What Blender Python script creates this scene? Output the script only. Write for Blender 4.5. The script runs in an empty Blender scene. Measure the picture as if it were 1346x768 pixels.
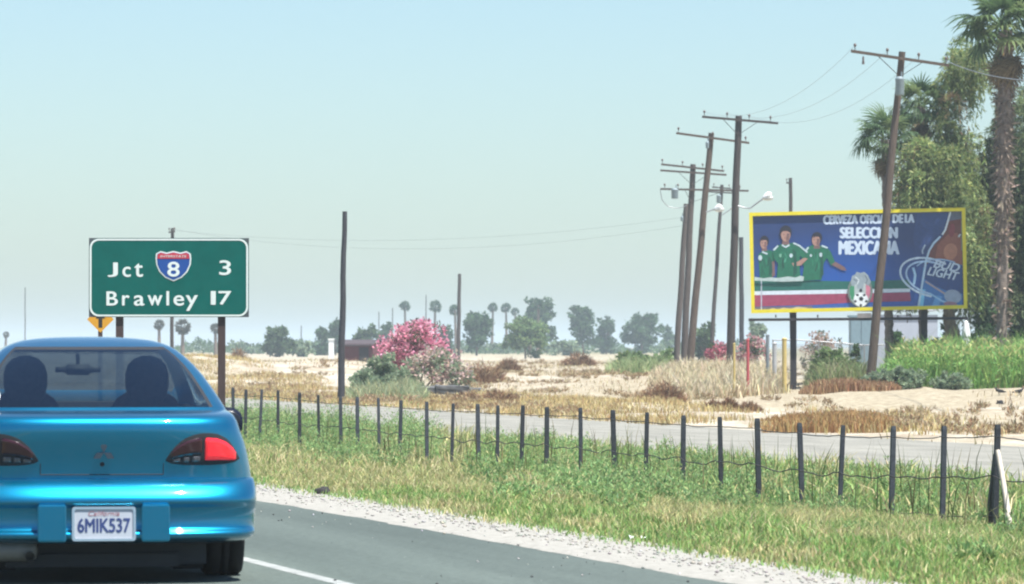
import bpy, bmesh, math, random
import numpy as np
from mathutils import Vector, Matrix, noise

random.seed(7)
rng = np.random.default_rng(11)
scene = bpy.context.scene
COL = scene.collection
R = math.radians

# ------------------------------------------------------------------ camera
EYE = 1.31                      # eye height in a following car
FPX, CX, HY = 6000.0, 673.0, 455.0   # focal length, centre column and horizon row of the 1346 px wide photo
cam_d = bpy.data.cameras.new('camera')
cam_d.sensor_width = 36.0
cam_d.lens = 36.0 * FPX / 1346.0
cam_d.clip_start = 0.5
cam_d.clip_end = 40000
cam_d.dof.use_dof = True
cam_d.dof.focus_distance = 52
cam_d.dof.aperture_fstop = 10.0
cam = bpy.data.objects.new('camera', cam_d)
COL.objects.link(cam)
cam.location = (0, 0, EYE)
cam.rotation_euler = (R(90) + math.atan((HY - 384.0) / FPX), 0, 0)
scene.camera = cam

# ------------------------------------------------------------------ light
SUN_AZ, SUN_EL = R(130), R(69)      # from +Y clockwise: behind the camera, to its right
sun_vec = Vector((math.sin(SUN_AZ) * math.cos(SUN_EL), math.cos(SUN_AZ) * math.cos(SUN_EL), math.sin(SUN_EL)))
sd = bpy.data.lights.new('sun', 'SUN')
sd.energy = 4.8
sd.angle = R(0.53)
sd.color = (1.0, 0.975, 0.92)
so = bpy.data.objects.new('sun', sd)
COL.objects.link(so)
so.rotation_euler = sun_vec.to_track_quat('Z', 'Y').to_euler()
world = bpy.data.worlds.new('World')
scene.world = world
world.use_nodes = True
wn = world.node_tree
wn.nodes.clear()
sky = wn.nodes.new('ShaderNodeTexSky')
sky.sky_type = 'NISHITA'
sky.sun_disc = False
sky.sun_elevation = SUN_EL
sky.sun_rotation = SUN_AZ
sky.altitude = 0
sky.air_density = 1.0
sky.dust_density = 0.75
sky.ozone_density = 1.0
tint = wn.nodes.new('ShaderNodeMix')
tint.data_type = 'RGBA'
tint.blend_type = 'MULTIPLY'
tint.inputs[0].default_value = 1.0
tint.inputs[7].default_value = (0.905, 1.065, 1.18, 1)
bg = wn.nodes.new('ShaderNodeBackground')
bg.inputs['Strength'].default_value = 0.063
wo = wn.nodes.new('ShaderNodeOutputWorld')
wn.links.new(sky.outputs[0], tint.inputs[6])
wn.links.new(tint.outputs[2], bg.inputs['Color'])
wn.links.new(bg.outputs[0], wo.inputs['Surface'])
scene.view_settings.view_transform = 'Standard'
scene.view_settings.look = 'None'
scene.view_settings.exposure = 1.13
scene.view_settings.gamma = 1.0
scene.cycles.filter_width = 2.1
scene.cycles.max_bounces = 8
scene.cycles.transparent_max_bounces = 16

# ------------------------------------------------------------------ helpers
def srgb(r, g, b):
    f = lambda c: (c / 255 / 12.92) if c <= 10 else ((c / 255 + 0.055) / 1.055) ** 2.4
    return (f(r), f(g), f(b))

def at(px, py, Y):
    """a point at distance Y that stands at that place of the photograph"""
    return Vector(((px - CX) / FPX * Y, Y, EYE - (py - HY) / FPX * Y))

def tag(o, label=None, cat=None, group=None, kind=None):
    if label: o['label'] = label
    if cat: o['category'] = cat
    if group: o['group'] = group
    if kind: o['kind'] = kind
    return o

def empty(name, loc, label=None, cat=None, group=None, rz=0.0):
    o = bpy.data.objects.new(name, None)
    o.empty_display_size = 0.2
    COL.objects.link(o)
    o.location = loc
    o.rotation_euler = (0, 0, rz)
    return tag(o, label, cat, group)

def link(name, me, mat=None, parent=None, smooth=False, loc=None):
    o = bpy.data.objects.new(name, me)
    COL.objects.link(o)
    if mat is not None:
        for m in (mat if isinstance(mat, (list, tuple)) else [mat]):
            me.materials.append(m)
    if smooth:
        me.polygons.foreach_set('use_smooth', [True] * len(me.polygons))
    if parent is not None:
        o.parent = parent
    if loc is not None:
        o.location = loc
    return o

class MB:
    """collects shapes; build() links them as one mesh object"""
    def __init__(self):
        self.v, self.f, self.c, self.m = [], [], [], []
        self.sm = []
    def poly(self, pts, col=None, mi=0, sm=False):
        i = len(self.v)
        self.v += [tuple(p) for p in pts]
        self.f.append(tuple(range(i, i + len(pts))))
        self.c.append(col); self.m.append(mi); self.sm.append(sm)
    def grid(self, rows, closed=False, mi=0, sm=True, col=None):
        i = len(self.v); n = len(rows[0])
        for r in rows: self.v += [tuple(p) for p in r]
        for a in range(len(rows) - 1):
            for b in range(n if closed else n - 1):
                b2 = (b + 1) % n
                self.f.append((i + a * n + b, i + a * n + b2, i + (a + 1) * n + b2, i + (a + 1) * n + b))
                self.c.append(col); self.m.append(mi); self.sm.append(sm)
    def box(self, c, s, M=None, mi=0, col=None, taper=1.0):
        x, y, z = s[0] / 2, s[1] / 2, s[2] / 2
        P = [Vector((a * x * (taper if d > 0 else 1), b * y * (taper if d > 0 else 1), d * z)) for d in (-1, 1) for b in (-1, 1) for a in (-1, 1)]
        if M is not None: P = [M @ p for p in P]
        P = [tuple(p + Vector(c)) for p in P]
        i = len(self.v); self.v += P
        for q in ((0, 2, 3, 1), (4, 5, 7, 6), (0, 1, 5, 4), (2, 6, 7, 3), (0, 4, 6, 2), (1, 3, 7, 5)):
            self.f.append(tuple(i + k for k in q)); self.c.append(col); self.m.append(mi); self.sm.append(False)
    def bar(self, a, b, w, d=None):
        """square bar from a to b"""
        a, b = Vector(a), Vector(b); d = d or w
        L = (b - a).length
        q = (b - a).to_track_quat('Z', 'Y').to_matrix()
        self.box((a + b) / 2, (w, d, L), q)
    def tube(self, pts, rad, n=8, cap=True, mi=0, col=None):
        pts = [Vector(p) for p in pts]
        if not isinstance(rad, (list, tuple)): rad = [rad] * len(pts)
        rows = []; up = Vector((0.3, 0.9, 0.2))
        for k, p in enumerate(pts):
            t = (pts[min(k + 1, len(pts) - 1)] - pts[max(k - 1, 0)]).normalized()
            s = t.cross(up)
            if s.length < 1e-4: s = t.cross(Vector((1, 0, 0)))
            s.normalize(); u = s.cross(t)
            rows.append([p + (s * math.cos(2 * math.pi * j / n) + u * math.sin(2 * math.pi * j / n)) * rad[k] for j in range(n)])
        self.grid(rows, closed=True, mi=mi, col=col)
        if cap:
            self.poly(rows[0], col, mi); self.poly(rows[-1][::-1], col, mi)
    def ball(self, c, r, n=8, m=6, col=None, mi=0):
        c = Vector(c); r = Vector(r) if isinstance(r, (tuple, list, Vector)) else Vector((r, r, r))
        rows = [[c + Vector((r.x * math.sin(math.pi * i / m) * math.cos(2 * math.pi * j / n), r.y * math.sin(math.pi * i / m) * math.sin(2 * math.pi * j / n), r.z * math.cos(math.pi * i / m))) for j in range(n)] for i in range(m + 1)]
        self.grid(rows, closed=True, col=col, mi=mi)
    def mesh(self, name):
        me = bpy.data.meshes.new(name)
        me.from_pydata(self.v, [], self.f)
        me.polygons.foreach_set('use_smooth', self.sm)
        if any(self.m): me.polygons.foreach_set('material_index', self.m)
        if any(c is not None for c in self.c):
            at_ = me.color_attributes.new('tint', 'FLOAT_COLOR', 'CORNER')
            arr = []
            for p, c in zip(self.f, self.c):
                cc = list(c or (1, 1, 1)) + [1.0]
                arr += cc * len(p)
            at_.data.foreach_set('color', arr)
        me.update()
        return me
    def build(self, name, mat, parent=None, loc=None):
        return link(name, self.mesh(name), mat, parent, loc=loc)

def np_mesh(name, verts, faces, cols=None, smooth=False):
    """verts (N,3), faces (F,k) of equal k, cols per face (F,3)"""
    F, k = faces.shape
    me = bpy.data.meshes.new(name)
    me.vertices.add(len(verts)); me.loops.add(F * k); me.polygons.add(F)
    me.vertices.foreach_set('co', verts.astype(np.float32).ravel())
    me.loops.foreach_set('vertex_index', faces.astype(np.int32).ravel())
    me.polygons.foreach_set('loop_start', np.arange(0, F * k, k, dtype=np.int32))
    if smooth: me.polygons.foreach_set('use_smooth', np.ones(F, dtype=bool))
    me.update(calc_edges=True)
    if cols is not None:
        a = me.color_attributes.new('tint', 'FLOAT_COLOR', 'CORNER')
        c4 = np.concatenate([cols, np.ones((F, 1))], 1)
        a.data.foreach_set('color', np.repeat(c4, k, 0).astype(np.float32).ravel())
    return me

def unit(a): return a / np.maximum(np.linalg.norm(a, axis=1, keepdims=True), 1e-9)

def leaf_mesh(name, pos, dirs, L, W, cols):
    """diamond leaves"""
    n = len(pos)
    dirs = unit(dirs)
    side = unit(np.cross(dirs, rng.normal(size=(n, 3))))
    L = np.broadcast_to(L, n)[:, None]; W = np.broadcast_to(W, n)[:, None]
    v = np.stack([pos, pos + dirs * L * .45 + side * W * .5, pos + dirs * L, pos + dirs * L * .45 - side * W * .5], 1).reshape(-1, 3)
    f = np.arange(4 * n).reshape(n, 4)
    return np_mesh(name, v, f, cols)

def blade_mesh(name, pos, H, W, lean, cols):
    """bent grass blades, three triangles each"""
    n = len(pos)
    ang = rng.uniform(0, 2 * np.pi, n)
    out = np.stack([np.cos(ang), np.sin(ang), np.zeros(n)], 1)
    a2 = rng.uniform(0, 2 * np.pi, n)
    side = np.stack([np.cos(a2), np.sin(a2), np.zeros(n)], 1)
    H = np.broadcast_to(H, n)[:, None]; W = np.broadcast_to(W, n)[:, None]; lean = np.broadcast_to(lean, n)[:, None]
    up = np.array([0, 0, 1.0])
    mid = pos + up * H * .6 + out * H * lean * .35
    tip = pos + up * H * (1 - .25 * lean) + out * H * lean
    v = np.stack([pos - side * W * .5, pos + side * W * .5, mid - side * W * .36, mid + side * W * .36, tip], 1).reshape(-1, 3)
    b = (np.arange(n) * 5)[:, None]
    f = np.concatenate([b + np.array([[0, 1, 3]]), b + np.array([[0, 3, 2]]), b + np.array([[2, 3, 4]])], 1).reshape(-1, 3)
    return np_mesh(name, v, f, np.repeat(cols, 3, 0))

def pal(n, colours, weights=None, jitter=.18):
    c = np.array(colours, float)
    w = None if weights is None else np.array(weights, float) / sum(weights)
    k = rng.choice(len(c), n, p=w)
    return np.clip(c[k] * (1 + rng.normal(0, jitter, (n, 1))) * (1 + rng.normal(0, .05, (n, 3))), .005, .9)

# ------------------------------------------------------------------ materials
def nodes_of(name):
    m = bpy.data.materials.new(name); m.use_nodes = True
    nt = m.node_tree; b = nt.nodes['Principled BSDF']
    return m, nt, b

def rgba(c): return (c[0], c[1], c[2], 1.0)

def plain(name, col, rough=.7, metal=0.0, var=.2, scale=6.0, bump=0.0, coat=0.0, col2=None, stretch=(1, 1, 1), spec=.4):
    m, nt, b = nodes_of(name)
    b.inputs['Roughness'].default_value = rough
    b.inputs['Metallic'].default_value = metal
    b.inputs['Coat Weight'].default_value = coat
    b.inputs['Specular IOR Level'].default_value = spec
    tc = nt.nodes.new('ShaderNodeTexCoord'); mp = nt.nodes.new('ShaderNodeMapping')
    mp.inputs['Scale'].default_value = stretch
    nz = nt.nodes.new('ShaderNodeTexNoise')
    nz.inputs['Scale'].default_value = scale; nz.inputs['Detail'].default_value = 6; nz.inputs['Roughness'].default_value = .65
    rp = nt.nodes.new('ShaderNodeValToRGB')
    rp.color_ramp.elements[0].position = .3; rp.color_ramp.elements[1].position = .72
    c2 = col2 or tuple(min(1, c * (1 + var)) for c in col)
    rp.color_ramp.elements[0].color = rgba(tuple(c * (1 - var) for c in col)) if col2 is None else rgba(col)
    rp.color_ramp.elements[1].color = rgba(c2)
    L = nt.links.new
    L(tc.outputs['Object'], mp.inputs[0]); L(mp.outputs[0], nz.inputs['Vector']); L(nz.outputs['Fac'], rp.inputs[0]); L(rp.outputs[0], b.inputs['Base Color'])
    if bump:
        bp = nt.nodes.new('ShaderNodeBump'); bp.inputs['Strength'].default_value = bump; bp.inputs['Distance'].default_value = .02
        L(nz.outputs['Fac'], bp.inputs['Height']); L(bp.outputs[0], b.inputs['Normal'])
    return m

def varied(name, col, rough=.7, **k):
    m = plain(name, col, rough, **k)
    nt = m.node_tree; b = nt.nodes['Principled BSDF']; src = b.inputs['Base Color'].links[0].from_socket
    oi = nt.nodes.new('ShaderNodeObjectInfo'); mr = nt.nodes.new('ShaderNodeMapRange'); mr.inputs['To Min'].default_value = .65; mr.inputs['To Max'].default_value = 1.6
    mx = nt.nodes.new('ShaderNodeMix'); mx.data_type = 'RGBA'; mx.blend_type = 'MULTIPLY'; mx.inputs[0].default_value = 1
    nt.links.new(oi.outputs['Random'], mr.inputs['Value']); nt.links.new(src, mx.inputs[6]); nt.links.new(mr.outputs[0], mx.inputs[7]); nt.links.new(mx.outputs[2], b.inputs['Base Color'])
    return m

def leafy(name, trans=.3, rough=.6):
    """leaf material: the tint of each leaf, with some light passing through"""
    m, nt, b = nodes_of(name)
    a = nt.nodes.new('ShaderNodeAttribute'); a.attribute_name = 'tint'
    t = nt.nodes.new('ShaderNodeBsdfTranslucent'); mx = nt.nodes.new('ShaderNodeMixShader')
    mx.inputs[0].default_value = trans
    b.inputs['Roughness'].default_value = rough; b.inputs['Specular IOR Level'].default_value = .25
    L = nt.links.new
    L(a.outputs['Color'], b.inputs['Base Color']); L(a.outputs['Color'], t.inputs['Color'])
    L(b.outputs[0], mx.inputs[1]); L(t.outputs[0], mx.inputs[2])
    L(mx.outputs[0], nt.nodes['Material Output'].inputs['Surface'])
    return m

def tinted(name, rough=.5, grain=.12):
    """printed or painted surface that takes its colours from the mesh, with a little wear"""
    m, nt, b = nodes_of(name)
    a = nt.nodes.new('ShaderNodeAttribute'); a.attribute_name = 'tint'
    nz = nt.nodes.new('ShaderNodeTexNoise'); nz.inputs['Scale'].default_value = 7; nz.inputs['Detail'].default_value = 5
    tc = nt.nodes.new('ShaderNodeTexCoord')
    mr = nt.nodes.new('ShaderNodeMapRange'); mr.inputs['To Min'].default_value = 1 - grain; mr.inputs['To Max'].default_value = 1 + grain
    mx = nt.nodes.new('ShaderNodeMix'); mx.data_type = 'RGBA'; mx.blend_type = 'MULTIPLY'; mx.inputs[0].default_value = 1
    L = nt.links.new
    L(tc.outputs['Object'], nz.inputs['Vector']); L(nz.outputs['Fac'], mr.inputs['Value'])
    L(a.outputs['Color'], mx.inputs[6]); L(mr.outputs[0], mx.inputs[7]); L(mx.outputs[2], b.inputs['Base Color'])
    b.inputs['Roughness'].default_value = rough
    return m

M_LEAF = leafy('leaf', .45)
M_GRASS = leafy('grass_blade', .4)
M_DRY = leafy('dry_blade', .25, .8)
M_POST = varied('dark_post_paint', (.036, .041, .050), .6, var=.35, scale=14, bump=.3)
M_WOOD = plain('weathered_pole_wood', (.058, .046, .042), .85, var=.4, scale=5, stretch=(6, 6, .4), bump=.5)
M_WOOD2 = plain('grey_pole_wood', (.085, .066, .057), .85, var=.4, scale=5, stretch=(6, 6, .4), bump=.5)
M_STEEL = plain('galvanised_steel', (.32, .33, .34), .45, metal=.7, var=.12)
M_DARKSTEEL = plain('dark_steel', (.035, .034, .04), .6, var=.3)
M_GLAZED = plain('glazed_insulator', (.12, .09, .08), .3, var=.2)
M_WIRE = plain('wire_metal', (.06, .055, .055), .6, metal=.3, var=.2)
M_WHITE = plain('white_paint', (.78, .79, .78), .55, var=.06)
M_BARK = plain('bark', (.16, .115, .085), .9, var=.45, scale=4, stretch=(3, 3, 1), bump=.8)
# ------------------------------------------------------------------ terrain
TH = math.atan((CX + 800.0) / FPX)          # the highway runs this far left of straight ahead
CT, ST = math.cos(TH), math.sin(TH)
def es(X, Y): return X * CT + Y * ST, -X * ST + Y * CT     # across and along the highway
def xy(e, s): return e * CT - s * ST, e * ST + s * CT
E_LINE, E_EDGE, E_GRASS, E_FENCE = 5.08, 7.38, 8.05, 15.4

def sm(a, b, t):
    t = min(1, max(0, (t - a) / (b - a))); return t * t * (3 - 2 * t)
MOUNDS = [(-12.0, 235, .95, 7, 26), (-17.5, 232, .75, 4, 20), (5, 330, .35, 22, 40), (7.2, 196, .25, 5, 14), (14, 152, .10, 9, 5)]
def hgt(X, Y):
    e, s = es(X, Y)
    if e < -9: z = -.45 * sm(-9, -15, e) if False else -.45 * sm(9, 15, -e)
    elif e < E_EDGE: z = 0.0
    elif e < 8.05: z = -.03 * sm(E_EDGE, 8.05, e)
    else: z = -.03 - .53 * sm(8.05, 15.8, e) - .04 * sm(15.8, 20, e)
    z += .40 * sm(44, 51, e)
    if e > 30.3:
        k = sm(30.3, 33, e)
        z += k * (.13 * noise.noise(Vector((X * .16, Y * .09, 0))) + .10 * noise.noise(Vector((X * .6, Y * .3, 3))) + .05 * noise.noise(Vector((X * 1.5, Y * .5, 6))))
        for mx, my, a, wx, wy in MOUNDS:
            dx, dy = (X - mx) / wx, (Y - my) / wy
            if abs(dx) < 3 and abs(dy) < 3: z += k * a * math.exp(-dx * dx - dy * dy)
    elif 8.4 < e < 20.5:
        z += .05 * sm(8.4, 9.4, e) * noise.noise(Vector((X * .5, Y * .35, 7)))
    return z

def on_ground(px, py):
    """where the line of sight through that place of the photograph meets the ground"""
    Y = 20.0
    while Y < 4000:
        p = at(px, py, Y)
        if p.z <= hgt(p.x, Y): break
        Y *= 1.004
    p = at(px, py, Y); p.z = hgt(p.x, p.y)
    return p
def stand(px, Y):
    x = (px - CX) / FPX * Y
    return Vector((x, Y, hgt(x, Y)))

def axis(*segs):
    out = []
    for a, b, st in segs:
        k = max(1, int(round((b - a) / st)))
        out += [a + (b - a) * i / k for i in range(k)]
    out.append(segs[-1][1])
    return out
def sheet(name, E, S, mat, dz=0.0, wob=0.0, kind='structure', skirt=None):
    mb = MB(); rows = []
    for e in E:
        row = []
        for s in S:
            ee = e
            if wob and (e in E[:1] + E[-1:] or (skirt is not None and e == E[1])):
                q = E[0] if e == E[1] else e
                ee += wob * noise.noise(Vector((s * .7, q, 1))) + wob * .6 * noise.noise(Vector((s * 3.1, q, 5)))
            x, y = xy(ee, s); row.append((x, y, hgt(x, y) + (skirt if skirt is not None and e == E[0] else dz)))
        rows.append(row)
    mb.grid(rows)
    o = mb.build(name, mat)
    tag(o, kind=kind)
    return o

# ground: dry soil and sand, verge soil, far fields
m, nt, b = nodes_of('desert_soil')
b.inputs['Roughness'].default_value = .95; b.inputs['Specular IOR Level'].default_value = .1
L = nt.links.new; N = nt.nodes.new
geo = N('ShaderNodeNewGeometry')
rot = N('ShaderNodeMapping'); rot.inputs['Rotation'].default_value = (0, 0, -TH)
L(geo.outputs['Position'], rot.inputs[0])
sep = N('ShaderNodeSeparateXYZ'); L(rot.outputs[0], sep.inputs[0])
def nz(scale, stretch, detail=6, rough=.6):
    mp = N('ShaderNodeMapping'); mp.inputs['Scale'].default_value = stretch
    L(rot.outputs[0], mp.inputs[0])
    t = N('ShaderNodeTexNoise'); t.inputs['Scale'].default_value = scale; t.inputs['Detail'].default_value = detail; t.inputs['Roughness'].default_value = rough
    L(mp.outputs[0], t.inputs['Vector']); return t.outputs['Fac']
def ramp(sock, stops):
    r = N('ShaderNodeValToRGB')
    while len(r.color_ramp.elements) < len(stops): r.color_ramp.elements.new(.5)
    for el, (p, c) in zip(r.color_ramp.elements, stops): el.position = p; el.color = rgba(c)
    L(sock, r.inputs[0]); return r.outputs[0]
def mixc(f, a, c):
    x = N('ShaderNodeMix'); x.data_type = 'RGBA'; L(f, x.inputs[0]); L(a, x.inputs[6]); L(c, x.inputs[7]); return x.outputs[2]
def step(sock, a, bb):
    r = N('ShaderNodeMapRange'); r.interpolation_type = 'SMOOTHSTEP'
    r.inputs['From Min'].default_value = a; r.inputs['From Max'].default_value = bb; L(sock, r.inputs['Value']); return r.outputs[0]
n_big = nz(.05, (1, .45, 1)); n_mid = nz(.55, (1, .55, 1), 8, .72); n_fine = nz(4.5, (1, .7, 1), 8, .7)
sand = ramp(n_mid, [(.33, (.24, .185, .13)), (.46, (.36, .305, .23)), (.57, (.46, .415, .335)), (.73, (.52, .49, .42))])
straw = ramp(n_fine, [(.3, (.27, .22, .15)), (.7, (.41, .36, .265))])
dry = mixc(step(n_big, .40, .56), straw, sand)
verge = ramp(n_mid, [(.3, (.10, .095, .045)), (.7, (.22, .18, .09))])
out = mixc(step(sep.outputs[0], 18, 22), verge, dry)
far = ramp(nz(.012, (1, 1, 1)), [(.35, (.20, .19, .10)), (.65, (.36, .30, .19))])
out = mixc(step(sep.outputs[0], 110, 260), out, far)
fm = N('ShaderNodeMix'); fm.data_type = 'RGBA'; fm.blend_type = 'MULTIPLY'; fm.inputs[0].default_value = .8
fr = ramp(n_fine, [(.25, (.55, .55, .55)), (.7, (1.2, 1.2, 1.2))])
L(out, fm.inputs[6]); L(fr, fm.inputs[7]); L(fm.outputs[2], b.inputs['Base Color'])
bp = N('ShaderNodeBump'); bp.inputs['Strength'].default_value = .9; bp.inputs['Distance'].default_value = .08
L(n_fine, bp.inputs['Height']); L(bp.outputs[0], b.inputs['Normal'])
M_SOIL = m

E_all = axis((-3000, -60, 400), (-60, -15, 8), (-15, -9, 2), (-9, 7.38, 4.1), (7.38, 21, .34), (21, 30, 1.5), (30, 70, .8), (70, 160, 5), (160, 700, 60), (700, 7000, 700))
S_all = axis((-400, -40, 90), (-40, 20, 10), (20, 120, 1.0), (120, 260, 1.6), (260, 420, 5), (420, 1000, 40), (1000, 7000, 600))
sheet('ground', E_all, S_all, M_SOIL)

def asphalt(name, c0, c1, along=.06):
    m, nt, b = nodes_of(name)
    b.inputs['Roughness'].default_value = .85; b.inputs['Specular IOR Level'].default_value = .25
    L = nt.links.new; N = nt.nodes.new
    g = N('ShaderNodeNewGeometry'); mp = N('ShaderNodeMapping'); mp.inputs['Rotation'].default_value = (0, 0, -TH)
    L(g.outputs['Position'], mp.inputs[0])
    m2 = N('ShaderNodeMapping'); m2.inputs['Scale'].default_value = (1, along, 1); L(mp.outputs[0], m2.inputs[0])
    n1 = N('ShaderNodeTexNoise'); n1.inputs['Scale'].default_value = 1.4; n1.inputs['Detail'].default_value = 5; L(m2.outputs[0], n1.inputs['Vector'])
    n2 = N('ShaderNodeTexNoise'); n2.inputs['Scale'].default_value = 17; n2.inputs['Detail'].default_value = 3; n2.inputs['Roughness'].default_value = .8; L(mp.outputs[0], n2.inputs['Vector'])
    r1 = N('ShaderNodeValToRGB'); r1.color_ramp.elements[0].position = .3; r1.color_ramp.elements[1].position = .75
    r1.color_ramp.elements[0].color = rgba(tuple(.86 * c for c in c0)); r1.color_ramp.elements[1].color = rgba(c1); L(n1.outputs['Fac'], r1.inputs[0])
    r2 = N('ShaderNodeMapRange'); r2.inputs['From Min'].default_value = .3; r2.inputs['From Max'].default_value = .7; r2.inputs['To Min'].default_value = .74; r2.inputs['To Max'].default_value = 1.26; L(n2.outputs['Fac'], r2.inputs['Value'])
    x = N('ShaderNodeMix'); x.data_type = 'RGBA'; x.blend_type = 'MULTIPLY'; x.inputs[0].default_value = 1
    L(r1.outputs[0], x.inputs[6]); L(r2.outputs[0], x.inputs[7]); L(x.outputs[2], b.inputs['Base Color'])
    bp = N('ShaderNodeBump'); bp.inputs['Strength'].default_value = .5; bp.inputs['Distance'].default_value = .01
    L(n2.outputs['Fac'], bp.inputs['Height']); L(bp.outputs[0], b.inputs['Normal'])
    return m
M_ROAD = asphalt('asphalt', (.075, .094, .084), (.108, .132, .117))
M_FRONT = asphalt('worn_grey_road', (.20, .193, .165), (.265, .255, .22), .25)
S_road = axis((-400, 0, 50), (0, 120, 2), (120, 700, 40), (700, 4000, 500))
sheet('highway', [-8.6, -4, 0, 4, E_EDGE], S_road, M_ROAD, .004)
M_LINE = plain('worn_white_road_paint', (.16, .17, .165), .75, col2=(.40, .41, .39), scale=7)
M_YELLOW_LINE = plain('worn_yellow_road_paint', (.50, .33, .04), .7, col2=(.62, .43, .07), scale=9)
sheet('road_edge_line', [E_LINE - .05, E_LINE + .05], S_road, M_LINE, .0055)
sheet('road_centre_line', [1.20, 1.31], S_road, M_YELLOW_LINE, .008)
sheet('road_centre_line', [1.47, 1.58], S_road, M_YELLOW_LINE, .008)
M_GRAVEL = plain('pale_gravel', (.21, .20, .175), .95, col2=(.35, .335, .30), scale=11, bump=.5)
S_sh = axis((-60, 20, 4), (20, 130, .25), (130, 500, 10))
sheet('gravel_shoulder', [E_EDGE - .24, E_EDGE - .20, E_EDGE, 7.5, 7.65, 7.8, 8.0, E_GRASS + .22], S_sh, M_GRAVEL, .012, .06, skirt=.0045)
sheet('frontage_road', [21.2, 24, 27, 30.0], axis((-60, 40, 5), (40, 260, .7), (260, 700, 20)), M_FRONT, .006, .35)

# loose stones of the shoulder
n = 4200
e = rng.normal(7.72, .22, n); s = 20 + 75 * rng.random(n) ** 1.5
X, Y = xy(e, s)
Z = np.array([hgt(a, c) for a, c in zip(X, Y)]) + .012
r = .004 + .013 * rng.random(n) ** 2.2
octv = np.array([(1, 0, 0), (0, 1, 0), (-1, 0, 0), (0, -1, 0), (0, 0, .7), (0, 0, -.7)], float)
v = (octv[None] * rng.uniform(.6, 1.3, (n, 6, 1)) * r[:, None, None] + np.stack([X, Y, Z + r * .3], 1)[:, None]).reshape(-1, 3)
f = np.array([(0, 1, 4), (1, 2, 4), (2, 3, 4), (3, 0, 4), (1, 0, 5), (2, 1, 5), (3, 2, 5), (0, 3, 5)])
f = (np.arange(n)[:, None, None] * 6 + f[None]).reshape(-1, 3)
M_PEB = tinted('pebble', .9)
o = link('gravel', np_mesh('gravel', v, f, np.repeat(pal(n, [(.31, .295, .265), (.27, .255, .225), (.36, .345, .31), (.20, .19, .17)], [5, 4, 3, .6]), 8, 0)), M_PEB)
tag(o, 'loose pale stones scattered along the edge of the asphalt', 'gravel', kind='stuff')

n = 420                                    # grit thrown onto the paved shoulder
e = 7.3 - np.abs(rng.normal(0, .9, n)); s = rng.uniform(20, 80, n); X, Y = xy(e, s); r = .003 + .010 * rng.random(n) ** 3
v = (octv[None] * rng.uniform(.6, 1.3, (n, 6, 1)) * r[:, None, None] + np.stack([X, Y, .005 + r * .4], 1)[:, None]).reshape(-1, 3)
f = np.array([(0, 1, 4), (1, 2, 4), (2, 3, 4), (3, 0, 4), (1, 0, 5), (2, 1, 5), (3, 2, 5), (0, 3, 5)])
f = (np.arange(n)[:, None, None] * 6 + f[None]).reshape(-1, 3)
tag(link('grit', np_mesh('grit', v, f, np.repeat(pal(n, [(.5, .48, .44), (.05, .05, .05)]), 8, 0)), M_PEB), 'stray grit lying on the paved shoulder of the highway', 'gravel', kind='stuff')

# ------------------------------------------------------------------ grass of the verge
def project(X, Y, Z): return CX + FPX * X / Y, HY + FPX * (EYE - Z) / Y
def ground_z(X, Y): return np.array([hgt(a, c) for a, c in zip(X, Y)])
STRAW = [(480, 625, 130, 24), (380, 612, 60, 16), (600, 640, 80, 14), (735, 650, 45, 12), (905, 682, 60, 13), (1010, 655, 35, 12), (1075, 690, 50, 12), (1275, 690, 45, 16), (560, 590, 70, 14), (1090, 635, 30, 12), (770, 690, 40, 6)]
WEED = [(370, 580, 55, 22), (450, 600, 50, 18), (860, 640, 150, 32), (700, 600, 70, 22), (1190, 650, 110, 42), (1100, 660, 60, 30), (950, 655, 60, 30), (660, 625, 50, 18), (1310, 690, 50, 24), (780, 615, 60, 20)]
def zone(px, py, zs):
    d = np.full(len(px), 9.0)
    for cx, cy, rx, ry in zs: d = np.minimum(d, ((px - cx) / rx) ** 2 + ((py - cy) / ry) ** 2)
    return d
GREENS = [(.21, .35, .10), (.17, .305, .095), (.27, .385, .115), (.33, .38, .135)]
STRAWS = [(.50, .45, .21), (.42, .39, .18), (.56, .51, .28), (.34, .37, .15)]
def patch_noise(X, Y, k): return np.array([noise.noise(Vector((a * k, c * k * .5, 2))) for a, c in zip(X, Y)])
def verge(n, s0, s1, e0, e1, hlo, hhi, w):
    e = rng.uniform(e0, e1, n); s = rng.uniform(s0, s1, n)
    e += np.where(e < e0 + .12, rng.uniform(-.22, .1, n) * (rng.random(n) < .5), 0)
    X, Y = xy(e, s); Z = ground_z(X, Y)
    px, py = project(X, Y, Z)
    keep = (px > 120) & (px < 1640) & (py < 860)
    X, Y, Z, e, px, py = (a[keep] for a in (X, Y, Z, e, px, py)); n = len(X)
    pn = patch_noise(X, Y, .9); pn2 = patch_noise(X + 50, Y, 2.6)
    dry = (zone(px, py, STRAW) < 1 + .9 * pn + .6 * pn2) | (pn + .5 * pn2 > .38)
    dry = np.where(dry, rng.random(n) < .74, rng.random(n) < .16)
    keep = (pn2 > -.42) | (rng.random(n) < .35)
    H = rng.uniform(hlo, hhi, n) * np.clip(.55 + (e - E_GRASS) * .16, .45, 1.3) * (1 + .5 * pn2)
    H = np.where(dry, H * 1.15, H)
    cols = np.where(dry[:, None], pal(n, STRAWS), pal(n, GREENS, [4, 3, 3, 2]))
    P = np.stack([X, Y, Z - .01], 1)[keep]
    return P, H[keep], np.full(keep.sum(), w), cols[keep]
parts = [verge(172000, 20, 52, E_GRASS, 15.2, .05, .15, .012), verge(60000, 52, 112, E_GRASS, 15.2, .06, .2, .022), verge(36000, 34, 112, 15.2, 21.2, .08, .28, .025)]
P, H, W, C = (np.concatenate([p[k] for p in parts]) for k in range(4))
o = link('verge_grass', blade_mesh('verge_grass', P, H, W, rng.uniform(.1, .9, len(P)), C), M_GRASS)
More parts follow.
